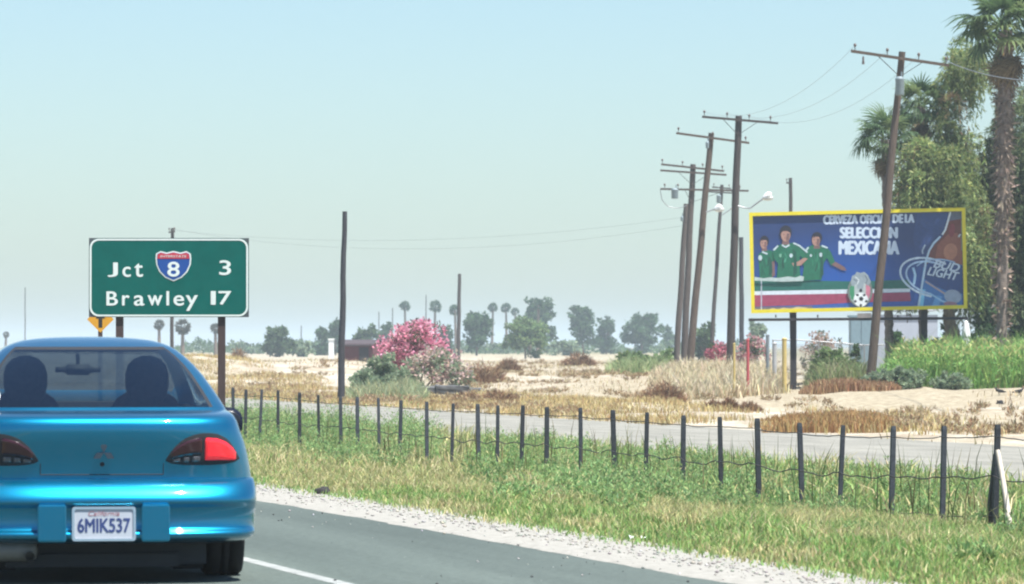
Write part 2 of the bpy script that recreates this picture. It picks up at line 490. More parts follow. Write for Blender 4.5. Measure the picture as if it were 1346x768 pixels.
tag(o, 'mixed green and straw coloured grass on the roadside verge', 'grass', kind='stuff')

# leafy weeds in clumps
def weed_clumps(cent, hs, rs, per, L, W, colours, name, label, mat=M_LEAF, weights=None):
    pos, dirs, cols = [], [], []
    for (x, y, z), h, r in zip(cent, hs, rs):
        k = int(per * (.6 + .8 * rng.random()))
        stems = max(4, k // 14)
        sa = rng.uniform(0, 2 * np.pi, stems); sr = r * np.sqrt(rng.random(stems)); sh = h * (1 - .5 * (sr / r) ** 2) * rng.uniform(.65, 1.15, stems)
        j = rng.integers(0, stems, k); t = rng.random(k) ** .6
        p = np.stack([x + np.cos(sa[j]) * sr[j] * (.5 + .6 * t), y + np.sin(sa[j]) * sr[j] * (.5 + .6 * t), z + sh[j] * t], 1) + rng.normal(0, .03 * h + .01, (k, 3)) * [1, 1, .4]
        d = rng.normal(size=(k, 3)); d[:, 2] = np.abs(d[:, 2]) * .8 + .6
        pos.append(p); dirs.append(d)
        cols.append(pal(k, colours, weights) * rng.uniform(.8, 1.2))
    pos = np.concatenate(pos)
    k = len(pos)
    me = leaf_mesh(name, pos, np.concatenate(dirs), L * rng.uniform(.6, 1.4, k), W * rng.uniform(.6, 1.4, k), np.concatenate(cols))
    o = link(name, me, mat)
    return tag(o, label, 'weeds', kind='stuff') if label else o
cent, hs, rs = [], [], []
tries = 0
while len(cent) < 560 and tries < 60000:
    tries += 1
    e_ = random.uniform(9.2, 20.5); s_ = 22 + 88 * random.random()
    x, y = xy(e_, s_); z = hgt(x, y); px, py = project(x, y, z)
    if not (280 < px < 1400 and py < 800): continue
    d = min(((px - cx) / rx) ** 2 + ((py - cy) / ry) ** 2 for cx, cy, rx, ry in WEED)
    ok = d < 1 or (abs(e_ - E_FENCE) < .8 and random.random() < .20) or random.random() < .05 or (e_ > 15.6 and px < 575 and random.random() < .8)
    if not ok: continue
    near = sm(9, 13.5, e_) * (1 - .35 * sm(900, 1150, px))
    cent.append((x, y, z)); hs.append(random.uniform(.16, .40) * (.6 + .6 * near) * (1.7 if e_ > 15.6 and px < 575 else 1)); rs.append(random.uniform(.15, .38))
weed_clumps(cent, hs, rs, 330, .050, .016, [(.23, .36, .14), (.19, .32, .13), (.28, .40, .15), (.38, .39, .18)], 'roadside_weeds', 'leafy green weeds growing in clumps along the wire fence', weights=[4, 3, 3, 2])
# thin tall stalks standing above the weeds
n = 700
e = rng.uniform(14, 20, n); s = rng.uniform(36, 108, n); X, Y = xy(e, s); Z = ground_z(X, Y)
o = link('tall_stalks', blade_mesh('tall_stalks', np.stack([X, Y, Z], 1), rng.uniform(.35, .85, n), np.full(n, .016), rng.uniform(.02, .35, n), pal(n, [(.09, .13, .05), (.2, .17, .08)])), M_GRASS)
tag(o, 'thin tall weed stalks standing along the wire fence', 'weeds', kind='stuff')

# dry grass beyond the frontage road
def dry_field(name, label, n, region, H, W, colours, weights=None, mat=M_DRY, lean=(.1, .7), thr=-2, k=.35):
    e0, e1, s0, s1 = region
    e = rng.uniform(e0, e1, n); s = rng.uniform(s0, s1, n); X, Y = xy(e, s)
    pn = patch_noise(X, Y, k) + .5 * patch_noise(X + 9, Y + 4, k * 3)
    ppx = CX + FPX * X / Y
    kp = pn > thr + rng.normal(0, .12, n) + .45 * np.clip((ppx - 880) / 120, 0, 1)
    X, Y, pn = X[kp], Y[kp], pn[kp]; n = len(X); Z = ground_z(X, Y) - .01
    hh = rng.uniform(*H, n) * (1 + .5 * np.clip(pn, -.6, 1))
    o = link(name, blade_mesh(name, np.stack([X, Y, Z], 1), hh, np.full(n, W), rng.uniform(*lean, n), pal(n, colours, weights)), mat)
    return tag(o, label, 'grass', kind='stuff')
DRYC = [(.50, .42, .24), (.42, .33, .18), (.56, .49, .31), (.33, .24, .15)]
dry_field('dry_grass', 'straw coloured dry grass strip along the far side of the grey frontage road', 120000, (29.6, 42, 60, 240), (.07, .24), .024, [(.50, .40, .18), (.42, .32, .13), (.56, .48, .26), (.34, .23, .10), (.36, .25, .12)], thr=-.10)
dry_field('dry_grass', 'sparse dry tufts scattered over the sandy field', 70000, (42, 95, 120, 420), (.06, .22), .035, DRYC + [(.30, .21, .12)], thr=.04, k=.16)

# clumps of dry or green growth given by where they stand: px, py of the foot, width and height in metres
def clump_blades(name, label, cat, px0, px1, Y0, Y1, n, H, W, colours, weights=None, mat=M_DRY, lean=(.05, .5), edge=True):
    px = rng.uniform(px0, px1, n); Y = rng.uniform(Y0, Y1, n); X = (px - CX) / FPX * Y; Z = ground_z(X, Y)
    t = (px - px0) / (px1 - px0)
    prof = np.clip((np.minimum(t, 1 - t) + rng.normal(0, .03, n)) * 5, .08, 1) ** .7 if edge else np.ones(n)
    vn = np.array([noise.noise(Vector((a * 1.1, c * .8, 4))) for a, c in zip(X, Y)])
    hh = rng.uniform(*H, n) * prof * (1 + .55 * vn)
    o = link(name, blade_mesh(name, np.stack([X, Y, Z - .02], 1), hh, np.full(n, W), rng.uniform(*lean, n), pal(n, colours, weights)), mat)
    return tag(o, label, cat, kind='stuff')
clump_blades('tall_dry_grass', 'tall pale dry grass around the feet of the utility poles', 'grass', 852, 1040, 160, 214, 14000, (.35, .88), .045, [(.54, .46, .30), (.47, .39, .25), (.60, .53, .38)], lean=(.15, .8))
clump_blades('green_reeds', 'tall bright green grass below the palm trees at the right', 'grass', 1148, 1470, 159, 175, 16000, (1.0, 1.95), .04, [(.22, .40, .10), (.18, .35, .09), (.30, .43, .12), (.38, .42, .16)], [4, 3, 3, 2], M_GRASS, (.1, .8))
n = 15000                                  # leafy sprays that soften the tall grass
px_ = rng.uniform(1152, 1470, n); Y = rng.uniform(158.6, 174, n); X = (px_ - CX) / FPX * Y; Z = ground_z(X, Y)
vn = np.array([noise.noise(Vector((a * .7, c * .5, 4))) for a, c in zip(X, Y)])
hh = (1.5 + .5 * vn) * rng.random(n) ** .7 * np.clip((px_ - 1146) / 40, .3, 1)
d = rng.normal(size=(n, 3)); d[:, 2] = np.abs(d[:, 2]) * .8 + .4
top_ = (hh > 1.0)[:, None]
o = link('green_reeds', leaf_mesh('green_reeds', np.stack([X, Y, Z + hh], 1), d, rng.uniform(.14, .38, n), .06, np.where(top_ & (rng.random((n, 1)) < .55), pal(n, [(.38, .42, .15), (.44, .42, .18)]), pal(n, [(.20, .38, .10), (.15, .30, .08), (.27, .40, .13)]))), M_GRASS)
tag(o, 'leafy yellow green sprays among the tall grass at the right', 'grass', kind='stuff')
clump_blades('brown_grass', 'low rust brown dry grass at the foot of the leaning pole', 'grass', 1050, 1185, 154, 159, 6000, (.3, .5), .04, [(.36, .20, .10), (.28, .15, .08), (.42, .29, .16)])
clump_blades('brown_grass', 'rust brown dry grass patch behind the middle of the wire fence', 'grass', 1000, 1195, 100, 118, 9000, (.18, .34), .035, [(.36, .21, .08), (.42, .30, .13), (.30, .16, .07)])

cent, hs, rs = [], [], []
while len(cent) < 560:
    e_ = 30.5 + 70 * random.random() ** 1.5; s_ = random.uniform(80, 330); x, y = xy(e_, s_)
    q = CX + FPX * x / y
    if not (280 < q < 1400): continue
    if noise.noise(Vector((x * .12, y * .05, 8))) < -.02: continue
    cent.append((x, y, hgt(x, y))); hs.append(random.uniform(.07, .30)); rs.append(random.uniform(.25, .8))
weed_clumps(cent, hs, rs, 130, .13, .03, [(.30, .20, .11), (.22, .14, .085), (.38, .29, .17), (.42, .36, .22)], 'dry_brush', 'low dry brown brush scattered across the sandy field', mat=M_DRY)

clump_blades('pale_brush', 'wispy pale green brush in front of the pink oleander', 'brush', 452, 566, 160, 186, 7000, (.35, .8), .035, [(.27, .33, .18), (.21, .28, .16), (.34, .37, .22), (.36, .33, .18)], mat=M_GRASS, lean=(.2, .9))
clump_blades('pale_brush', 'wispy olive brush left of the feet of the utility poles', 'brush', 796, 884, 222, 250, 5000, (.5, 1.1), .05, [(.24, .31, .13), (.19, .26, .11), (.31, .34, .17)], mat=M_GRASS, lean=(.2, .9))
clump_blades('pale_brush', 'wispy green brush between the billboard post and the leaning pole', 'brush', 1058, 1150, 164, 172, 4200, (.5, 1.15), .035, [(.24, .31, .13), (.19, .26, .11), (.31, .34, .17), (.33, .30, .18)], mat=M_GRASS, lean=(.2, .9))
# ------------------------------------------------------------------ wire fence
POSTS = [(306, 509), (323, 512), (344, 512), (366, 513), (394, 516), (418, 519), (447, 521), (469, 522), (497, 523), (527, 526), (561, 528), (595, 530), (628, 531), (654, 533), (688, 533), (719, 535), (763, 536), (806, 539), (850, 542), (898, 546), (945, 548), (995, 550), (1052, 556), (1108, 559), (1173, 560), (1242, 560), (1310, 558), (1392, 566)]
f0 = Vector((*xy(E_FENCE, 0), 0))
def fence_point(px):
    # crossing of the sight line with the fence line e = E_FENCE
    k = (px - CX) / FPX
    Y = E_FENCE / (k * CT + ST)
    return k * Y, Y
x_, y_ = fence_point(800)
fence = empty('wire_fence', (x_, y_, hgt(x_, y_)), 'long sagging wire fence on plain dark posts along the grassy verge', 'fence', rz=TH)
bpy.context.view_layer.update()
FI = fence.matrix_world.inverted()
post_mesh = None
tops = []
for i, (px, py) in enumerate(POSTS):
    x, y = fence_point(px)
    zt = EYE - (py - HY) / FPX * y
    zb = hgt(x, y) - .25
    mb = MB()
    w = random.uniform(.042, .057)
    H = zt - zb
    lx, ly = random.uniform(-.035, .06), random.uniform(-.04, .04)
    rows = []
    for t, k in ((0, 1.05), (.3, 1.0), (.7, .98), (.97, .95), (1.0, .78)):
        rows.append([(lx * (1 - t) * -1 + a * w / 2 * k, ly * t + c * w / 2 * k, H * t) for a, c in ((-1, -1), (1, -1), (1, 1), (-1, 1))])
    mb.grid(rows, closed=True, sm=False); mb.poly(rows[-1])
    me = mb.mesh('post')
    o = link('post', me, M_POST, fence, loc=FI @ Vector((x, y, zb)))
    tops.append((Vector((x, y, 0)), zt, hgt(x, y)))
for frac, sag, r in ((.10, .012, .006), (.46, .035, .007), (.80, .02, .006)):
    pts = []
    for (a, ta, ga), (c, tc, gc) in zip(tops[:-1], tops[1:]):
        sg = sag * random.uniform(.2, 1.8); ph = random.uniform(0, 6)
        Ha, Hc = min(1.15, ta - ga), min(1.15, tc - gc)
        za, zc = ta - frac * 1.12, tc - frac * 1.12
        for k in range(8):
            t = k / 8
            p = a.lerp(c, t); p.z = za + (zc - za) * t - 4 * sg * t * (1 - t) + .012 * math.sin(ph + t * 11) * (frac > .2) + random.uniform(-.004, .004)
            p += Vector((CT, ST, 0)) * -.045
            pts.append(FI @ p)
    mb = MB(); mb.tube(pts, r, 5); mb.build('wire', M_WIRE, fence)
# end post brace, and the pale stick leaning on the last post
a = Vector((*fence_point(1297), 0)); a.z = hgt(a.x, a.y) + .0
c_ = Vector((*fence_point(1309), 0)); c_.z = EYE - (598 - HY) / FPX * c_.y
mb = MB(); mb.bar(FI @ a, FI @ c_, .05); mb.build('brace', M_POST, fence)
a = at(1329, 703, 44.2); c_ = at(1311, 592, 44.5); a.z = min(a.z, hgt(a.x, a.y))
mb = MB(); mb.tube([(0, 0, 0), (c_ - a) * .5 + Vector((.01, 0, 0)), c_ - a], [.03, .028, .024], 8)
o = mb.build('wooden_stake', plain('bleached_wood', (.62, .54, .45), .8, var=.2, scale=9, stretch=(3, 3, .5)), loc=a)
tag(o, 'pale wooden stake leaning against the end post of the wire fence', 'stake')

# ------------------------------------------------------------------ lettering
def text_mesh(body, x0, x1, z0, z1, bold=0.0, depth=.004, shear=0.0, y=0.0):
    """letters fitted to a box in the XZ plane, facing -Y"""
    cu = bpy.data.curves.new('lettering', 'FONT')
    cu.body = body; cu.extrude = .0; cu.shear = shear; cu.resolution_u = 6
    ob = bpy.data.objects.new('lettering', cu); COL.objects.link(ob)
    dg = bpy.context.evaluated_depsgraph_get()
    me = bpy.data.meshes.new_from_object(ob.evaluated_get(dg))
    bpy.data.objects.remove(ob); bpy.data.curves.remove(cu)
    co = np.empty(len(me.vertices) * 3, np.float32); me.vertices.foreach_get('co', co); co = co.reshape(-1, 3)
    lo, hi = co.min(0), co.max(0)
    X = x0 + (co[:, 0] - lo[0]) / (hi[0] - lo[0]) * (x1 - x0)
    Zz = z0 + (co[:, 1] - lo[1]) / (hi[1] - lo[1]) * (z1 - z0)
    new = np.stack([X, np.full(len(X), y), Zz], 1).astype(np.float32)
    me.vertices.foreach_set('co', new.ravel()); me.update()
    bm = bmesh.new(); bm.from_mesh(me)
    base = bm.faces[:]
    shifts = [(0, 0)] if not bold else [(-bold, 0), (bold, 0), (0, -bold * .6), (0, bold * .6)]
    out = bmesh.new()
    for q, (sx, sz) in enumerate(shifts):
        vm = {v: out.verts.new((v.co.x + sx, v.co.y - .0002 * q, v.co.z + sz)) for v in bm.verts}
        for f in base: out.faces.new([vm[v] for v in f.verts])
    r = bmesh.ops.extrude_face_region(out, geom=out.faces[:])
    for v in r['geom']:
        if isinstance(v, bmesh.types.BMVert): v.co.y -= depth
    bmesh.ops.recalc_face_normals(out, faces=out.faces[:])
    out.to_mesh(me); bm.free(); out.free()
    return me

def rounded(x0, x1, z0, z1, r, n=6):
    P = []
    for cx, cz, a0 in ((x1 - r, z1 - r, 0), (x0 + r, z1 - r, 90), (x0 + r, z0 + r, 180), (x1 - r, z0 + r, 270)):
        for k in range(n + 1):
            a = R(a0 + 90 * k / n); P.append((cx + r * math.cos(a), cz + r * math.sin(a)))
    return P
def slab(mb, P, y0, y1, mi=0, col=None):
    """outline P (x,z) extruded from y0 (front) to y1 (back)"""
    mb.poly([(x, y0, z) for x, z in P][::-1], col, mi)
    mb.poly([(x, y1, z) for x, z in P], col, mi)
    n = len(P)
    for i in range(n):
        (a, c), (d, e) = P[i], P[(i + 1) % n]
        mb.poly([(a, y0, c), (d, y0, e), (d, y1, e), (a, y1, c)], col, mi)
def ringslab(mb, Po, Pi, y0, y1):
    n = len(Po)
    for i in range(n):
        j = (i + 1) % n
        o1, o2, i1, i2 = Po[i], Po[j], Pi[i], Pi[j]
        f = lambda p, y: (p[0], y, p[1])
        mb.poly([f(o1, y0), f(i1, y0), f(i2, y0), f(o2, y0)])
        mb.poly([f(o1, y0), f(o2, y0), f(o2, y1), f(o1, y1)])
        mb.poly([f(i2, y0), f(i1, y0), f(i1, y1), f(i2, y1)])

# ------------------------------------------------------------------ green guide sign
SY = 83.0
SS = FPX / SY                          # photo pixels per metre there
scx, scy = 222.0, 365.0
sp = at(scx, scy, SY)
gz = hgt(sp.x, sp.y)
sign = empty('road_sign', (sp.x, sp.y, gz), 'green highway distance sign with an interstate shield on two wooden posts', 'road sign', rz=R(1.2))
M_GREEN = plain('green_reflective_sheeting', (.003, .11, .092), .6, var=.13, scale=2.2, spec=.05)
M_SIGNW = plain('white_reflective_sheeting', (.72, .77, .74), .4, var=.04)
M_SIGNBACK = plain('sign_aluminium', (.10, .11, .12), .5, metal=.3, var=.1)
zc = sp.z - gz
u = lambda x: (x - scx) / SS
w_ = lambda y: zc - (y - scy) / SS
mb = MB(); mb.box((0, .012, zc), (210 / SS, .022, 104 / SS)); mb.build('backing_board', M_SIGNBACK, sign)
mb = MB(); slab(mb, rounded(u(117.5), u(326.5), w_(416.3), w_(313.7), .17, 8), -.006, 0.0); panel = mb.build('sign_panel', M_GREEN, sign)
mb = MB(); ringslab(mb, rounded(u(118), u(326), w_(416), w_(314), .165, 8), rounded(u(120.4), u(323.6), w_(413.8), w_(316.3), .14, 8), -.010, -.0055); mb.build('border', M_SIGNW, sign)
for word, x0, x1, y0, y1 in (('J', 142, 154.5, 345.5, 364), ('c', 161.5, 171.5, 351, 364), ('t', 177, 187.5, 346.5, 364), ('3', 288.5, 303, 342.5, 361.5)):
    link('lettering', text_mesh(word, u(x0), u(x1), w_(y1), w_(y0), .007, .004, y=-.006), M_SIGNW, sign)
for word, x0, x1, y0, y1 in (('B', 140.5, 154.5, 383.5, 401.5), ('r', 161, 170, 388.5, 401.5), ('a', 176.5, 189.5, 388.5, 401.8), ('w', 194.5, 213, 388.5, 401.5), ('l', 219, 222, 383, 401.5), ('e', 228.5, 241.5, 388.5, 401.8), ('y', 244.5, 259.5, 388.5, 408.5), ('1', 277.5, 283, 383, 400.5), ('7', 287.5, 303.5, 383, 400.5)):
    link('lettering', text_mesh(word, u(x0), u(x1), w_(y1), w_(y0), .007 if word not in 'l' else .004, .004, y=-.006), M_SIGNW, sign)
def shield_outline(g):
    """interstate shield in photo pixels, shrunk by g"""
    top = [(205 + g, 333.5 + g * .3), (211, 330.2 + g), (219, 332.2 + g), (228, 330 + g), (237, 332.2 + g), (245, 330.2 + g), (250.5 - g, 333.5 + g * .3)]
    R_ = [(251.4 - g, 340), (250.6 - g, 348), (246.5 - g, 357.5 - g * .5), (239 - g * .6, 365 - g * .8)]
    b_ = [(228, 370 - g * 1.1)]
    L_ = [(217 + g * .6, 365 - g * .8), (209.5 + g, 357.5 - g * .5), (205.4 + g, 348), (204.6 + g, 340)]
    return [(u(x), w_(y)) for x, y in top + R_ + b_ + L_]
sh = empty('interstate_shield', (0, 0, 0)); sh.parent = sign
mb = MB(); slab(mb, shield_outline(0)[::-1], -.012, -.006); mb.build('shield_border', M_SIGNW, sh)
mb = MB(); slab(mb, shield_outline(1.8)[::-1], -.016, -.011); mb.build('shield_face', plain('blue_sheeting', (.012, .07, .30), .4, var=.05), sh)
red = [(207.2, 334.6), (211.4, 332.2), (219, 334.2), (228, 332), (237, 334.2), (244.6, 332.2), (248.6, 334.6), (249.2, 340.3), (206.6, 340.3)]
mb = MB(); slab(mb, [(u(x), w_(y)) for x, y in red][::-1], -.020, -.015); mb.build('shield_top', plain('red_sheeting', (.50, .035, .06), .4, var=.05), sh)
link('shield_legend', text_mesh('INTERSTATE', u(211), u(245), w_(338.6), w_(335.6), .0, .003, y=-.020), M_SIGNW, sh)
link('shield_number', text_mesh('8', u(220.5), u(235.5), w_(363.5), w_(344.5), .008, .004, y=-.016), M_SIGNW, sh)
M_SIGNPOST = plain('stained_timber_post', (.065, .042, .040), .8, var=.3, scale=6, stretch=(5, 5, .5), bump=.3)
for px in (157.0, 291.0):
    mb = MB(); mb.box((0, .09, (w_(320) - .3) / 2 - .15), (.135, .11, w_(320) + .3)); mb.build('post', M_SIGNPOST, sign, loc=(u(px), 0, 0))
for py in (335, 395):
    mb = MB(); mb.box((0, .03, w_(py)), (200 / SS, .03, .07)); mb.build('stringer', M_SIGNBACK, sign)

# yellow diamond sign seen from under the green one
dp = at(132, 420, 96)
gz = hgt(dp.x, dp.y)
dia = empty('warning_sign', (dp.x, dp.y, gz), 'yellow diamond warning sign half hidden behind the left end of the green sign', 'road sign', rz=R(8))
M_YEL = plain('yellow_sheeting', (.62, .30, .02), .45, var=.08)
k = .28
mb = MB(); slab(mb, [(-k, dp.z - gz), (0, dp.z - gz - k), (k, dp.z - gz), (0, dp.z - gz + k)], -.004, .004); mb.build('sign_panel', M_YEL, dia)
mb = MB(); z0 = dp.z - gz
slab(mb, [(-.04, z0 - .17), (.04, z0 - .17), (.04, z0 + .02), (.10, z0 + .02), (0, z0 + .17), (-.10, z0 + .02), (-.04, z0 + .02)], -.008, -.004); mb.build('arrow', plain('black_print', (.02, .02, .02), .5), dia)
mb = MB(); mb.box((0, .04, (z0 + .3) / 2 - .1), (.09, .07, z0 + .5)); mb.build('post', M_SIGNPOST, dia)

# ------------------------------------------------------------------ billboard
BY = 165.0
BS = FPX / BY
bcx, bcy = 1128.0, 342.6
bp_ = at(bcx, bcy, BY)
bgz = hgt(bp_.x, bp_.y)
ROLL = R(1.25)
bill = empty('billboard', (bp_.x, bp_.y, bgz), 'yellow framed beer billboard with three players in green shirts and a bottle', 'billboard', rz=R(-3))
bz = bp_.z - bgz
def BP(x, y):
    dx, dy = (x - bcx) / BS, -(y - bcy) / BS
    c, s = math.cos(ROLL), math.sin(ROLL)
    return (dx * c + dy * s, -dx * s + dy * c)          # in the board's own plane
face = empty('advert_face', (0, 0, bz)); face.parent = bill; face.rotation_euler = (0, -ROLL, 0)
BW, BH = 283.5 / BS / 2, 132.5 / BS / 2
mb = MB(); mb.box((0, .12, 0), (2 * BW - .02, .2, 2 * BH - .02)); mb.build('backing_panel', plain('grey_sheet_metal', (.28, .29, .30), .6, var=.1), face)
M_YFRAME = plain('yellow_frame_paint', (.74, .62, .03), .45, var=.07)
t_ = .128
for c, s in (((0, 0, BH - t_ / 2), (2 * BW, .16, t_)), ((0, 0, -BH + t_ / 2), (2 * BW, .16, t_)), ((-BW + t_ / 2, -.002, 0), (t_, .156, 2 * BH - 2 * t_)), ((BW - t_ / 2, -.002, 0), (t_, .156, 2 * BH - 2 * t_))):
    mb = MB(); mb.box((0, 0, 0), s); mb.build('frame_rail', M_YFRAME, face, loc=c)
# printed background: blue, darker towards the upper corners as printed
m, nt, b = nodes_of('poster_background')
L = nt.links.new; N = nt.nodes.new
tc = N('ShaderNodeTexCoord'); mp = N('ShaderNodeMapping'); mp.inputs['Location'].default_value = (.2, 0, .62); mp.inputs['Scale'].default_value = (.20, 0, .30)
g = N('ShaderNodeTexGradient'); g.gradient_type = 'SPHERICAL'; rp = N('ShaderNodeValToRGB')
rp.color_ramp.elements[0].color = rgba(srgb(36, 58, 108)); rp.color_ramp.elements[1].color = rgba(srgb(16, 88, 178)); rp.color_ramp.elements[1].position = .8
L(tc.outputs['Object'], mp.inputs[0]); L(mp.outputs[0], g.inputs[0]); L(g.outputs[0], rp.inputs[0])
wv = N('ShaderNodeTexNoise'); wv.inputs['Scale'].default_value = 2.2; wv.inputs['Detail'].default_value = 3; L(tc.outputs['Object'], wv.inputs['Vector'])
L(rp.outputs[0], b.inputs['Base Color']); b.inputs['Roughness'].default_value = .45
bp = N('ShaderNodeBump'); bp.inputs['Strength'].default_value = .15; bp.inputs['Distance'].default_value = .03; L(wv.outputs['Fac'], bp.inputs['Height']); L(bp.outputs[0], b.inputs['Normal'])
mb = MB(); mb.box((0, 0, 0), (2 * BW - 2 * t_ + .02, .01, 2 * BH - 2 * t_ + .02)); mb.build('poster', m, face, loc=(0, -.006, 0))
M_PRINT = tinted('poster_print', .5, .30)
class Print:
    """flat print on the board: every new shape lies a hair above the one before"""
    def __init__(self, layer=1): self.mb = MB(); self.layer = layer
    def up(self): pass
    def P3(self, x, y):
        q = BP(x, y); return (q[0], -.0115 - .0004 * self.layer, q[1])
    def poly(self, pts, c):
        self.layer += 1
        self.mb.poly([self.P3(x, y) for x, y in pts], srgb(*c))
    def ell(self, cx, cy, rx, ry, c, rot=0, n=18):
        a = R(rot)
        self.poly([(cx + rx * math.cos(t) * math.cos(a) - ry * math.sin(t) * math.sin(a), cy + rx * math.cos(t) * math.sin(a) + ry * math.sin(t) * math.cos(a)) for t in [2 * math.pi * k / n for k in range(n)]], c)
    def line(self, pts, w, c):
        self.layer += 1
        L_, R_ = [], []
        for k, (x, y) in enumerate(pts):
            (a, b_), (d, e_) = pts[max(0, k - 1)], pts[min(len(pts) - 1, k + 1)]
            l = math.hypot(d - a, e_ - b_) or 1; nx, ny = -(e_ - b_) / l * w / 2, (d - a) / l * w / 2
            L_.append(self.P3(x + nx, y + ny)); R_.append(self.P3(x - nx, y - ny))
        for k in range(len(pts) - 1): self.mb.poly([L_[k], L_[k + 1], R_[k + 1], R_[k]], srgb(*c))
    def done(self, name): return self.mb.build(name, M_PRINT, face)
# flag band
p = Print()
p.poly([(992, 367.5), (1118, 370), (1196, 368), (1196, 379.5), (1118, 380.5), (992, 383)], (28, 98, 88)); p.up()
p.poly([(992, 383), (1118, 380.5), (1196, 379.5), (1196, 384), (1118, 386), (992, 388)], (205, 215, 225))
p.poly([(992, 388), (1118, 386), (1196, 384.5), (1197, 396), (1118, 398), (1070, 401), (992, 403)], (150, 62, 92))
p.poly([(1040, 404), (1075, 401), (1118, 398.5), (1200, 396.5), (1207, 404.5), (1120, 406.5)], (45, 84, 165))
p.poly([(992, 403.4), (1038, 403.2), (1068, 402), (1068, 407), (992, 409)], (96, 92, 110)); p.up()
p.line([(1001, 365), (1001, 408)], 1.6, (175, 180, 195))
p.poly([(1010, 407.3), (1016, 405), (1022, 407), (1030, 404.6), (1040, 406), (1048, 403), (1060, 404.5), (1064, 407), (1010, 409)], (170, 160, 140))
p.done('flag_print')
# three players
SK, SKD, GR, GRD, WH, HA = (168, 130, 118), (120, 92, 92), (24, 104, 78), (18, 78, 64), (184, 202, 208), (36, 36, 50)
PLAYER_LAYER = [14]
def player(hx, hy, hrx, hry, shirt, arm, stripes, spots, turn=0, arms2=None):
    p = Print(PLAYER_LAYER[0]); PLAYER_LAYER[0] += 32
    p.poly(shirt, GR); p.up()
    if arm: p.poly(arm, SKD)
    if arms2: p.poly(arms2, SK)
    p.poly([(hx - hrx * .5, hy + hry * .5), (hx + hrx * .5, hy + hry * .5), (hx + hrx * .7, hy + hry * 1.45), (hx - hrx * .7, hy + hry * 1.45)], SKD); p.up()
    cx_, y0_, y1_ = hx + 1, hy + hry * 2.0, max(q[1] for q in shirt) - 3
    for i_ in range(7):
        fx = cx_ + random.uniform(-.9, .9) * hrx * 1.25; fy = random.uniform(y0_, y1_ - 6); l_ = random.uniform(4, 11)
        p.line([(fx, fy), (fx + random.uniform(-3, 3), min(y1_, fy + l_))], random.uniform(.9, 2.0), random.choice([(14, 66, 54), (44, 128, 98), (20, 86, 68), (70, 150, 122)]))
    p.up()
    xs = [q[0] for q in shirt]; ys = [q[1] for q in shirt]; mx = sum(xs) / len(xs)
    p.poly([(mx + 2, min(ys) + 8), (mx + 7, min(ys) + 12), (mx + 8, max(ys) - 8), (mx + 3, max(ys) - 3), (mx + 4, (min(ys) + max(ys)) / 2)], GRD)
    p.ell(hx, hy - hry * .28, hrx * 1.12, hry * .95, HA); p.up()
    p.ell(hx + turn, hy + 1.2, hrx * .86, hry * .88, SK); p.up()
    p.poly([(hx + turn + hrx * .2, hy - 1), (hx + turn + hrx * .75, hy - 1), (hx + turn + hrx * .55, hy + hry * .8), (hx + turn + hrx * .1, hy + hry * .9)], SKD)
    p.poly([(hx - hrx * .8, hy - hry * .2), (hx - hrx * .5, hy - hry * .9), (hx + hrx * .6, hy - hry * .9), (hx + hrx * .8, hy - hry * .2), (hx + hrx * .3, hy - hry * .45), (hx - hrx * .4, hy - hry * .45)], HA); p.up()
    for sx in (-.38, .3): p.ell(hx + turn + sx * hrx, hy + .2, .9, .6, HA, n=8)
    p.line([(hx + turn - 1.4, hy + hry * .5), (hx + turn + 1.4, hy + hry * .5)], .7, (110, 60, 60))
    for s in stripes: p.line(s, 2.2, WH)
    for x, y, rx, ry, c in spots: p.ell(x, y, rx, ry, c, n=10)
    p.done('player_print')
player(1005, 319, 5.4, 7.6, [(997, 335), (1001, 331), (1008, 329), (1014, 329), (1018, 333), (1018, 345), (1016, 366), (999, 366), (998, 350)], [(1014, 344), (1018.5, 343), (1019, 362), (1015, 365)], [[(1002, 331), (1009, 334)]], [(999.5, 339, 2.6, 3.6, WH)], -.8)
player(1074, 315, 6.2, 8.2, [(1055, 331), (1061, 325), (1069, 322), (1078, 323), (1086, 324), (1092, 331), (1098, 345), (1093, 350), (1087, 339), (1083, 346), (1080, 368), (1054, 369), (1057, 350), (1053, 346)], [(1093, 348), (1098, 344), (1110, 351), (1113, 356), (1106, 355)], [[(1080, 323), (1088, 326)], [(1063, 325), (1060, 329)]], [(1079, 335, 2, 3, WH), (1066, 336, 1.5, 2, WH)], -1.2)
player(1033, 308, 7.2, 9.6, [(1016, 329), (1022, 323), (1030, 320), (1037, 320), (1044, 319), (1052, 324), (1060, 331), (1062, 337), (1056, 342), (1052, 336), (1051, 346), (1053, 367), (1021, 367), (1023, 346), (1018, 341)], None, [[(1043, 319.5), (1051, 323), (1061.5, 332)], [(1028, 322), (1033, 325), (1038, 322)], [(1017, 329), (1023, 323)]], [(1040, 336, 2.2, 2.8, WH), (1026, 336, 1.6, 2.6, (120, 175, 150))], 0, [(1041, 346), (1049, 344), (1057, 339), (1062, 340), (1053, 349), (1043, 350)])
p = Print(112)
p.poly([(992, 364), (1004, 366), (1012, 364.5), (1022, 365.5), (1036, 363.5), (1046, 365), (1052, 362.5), (1057, 364), (1056, 369.5), (1030, 370.5), (992, 369)], (176, 192, 190)); p.done('crowd_print')
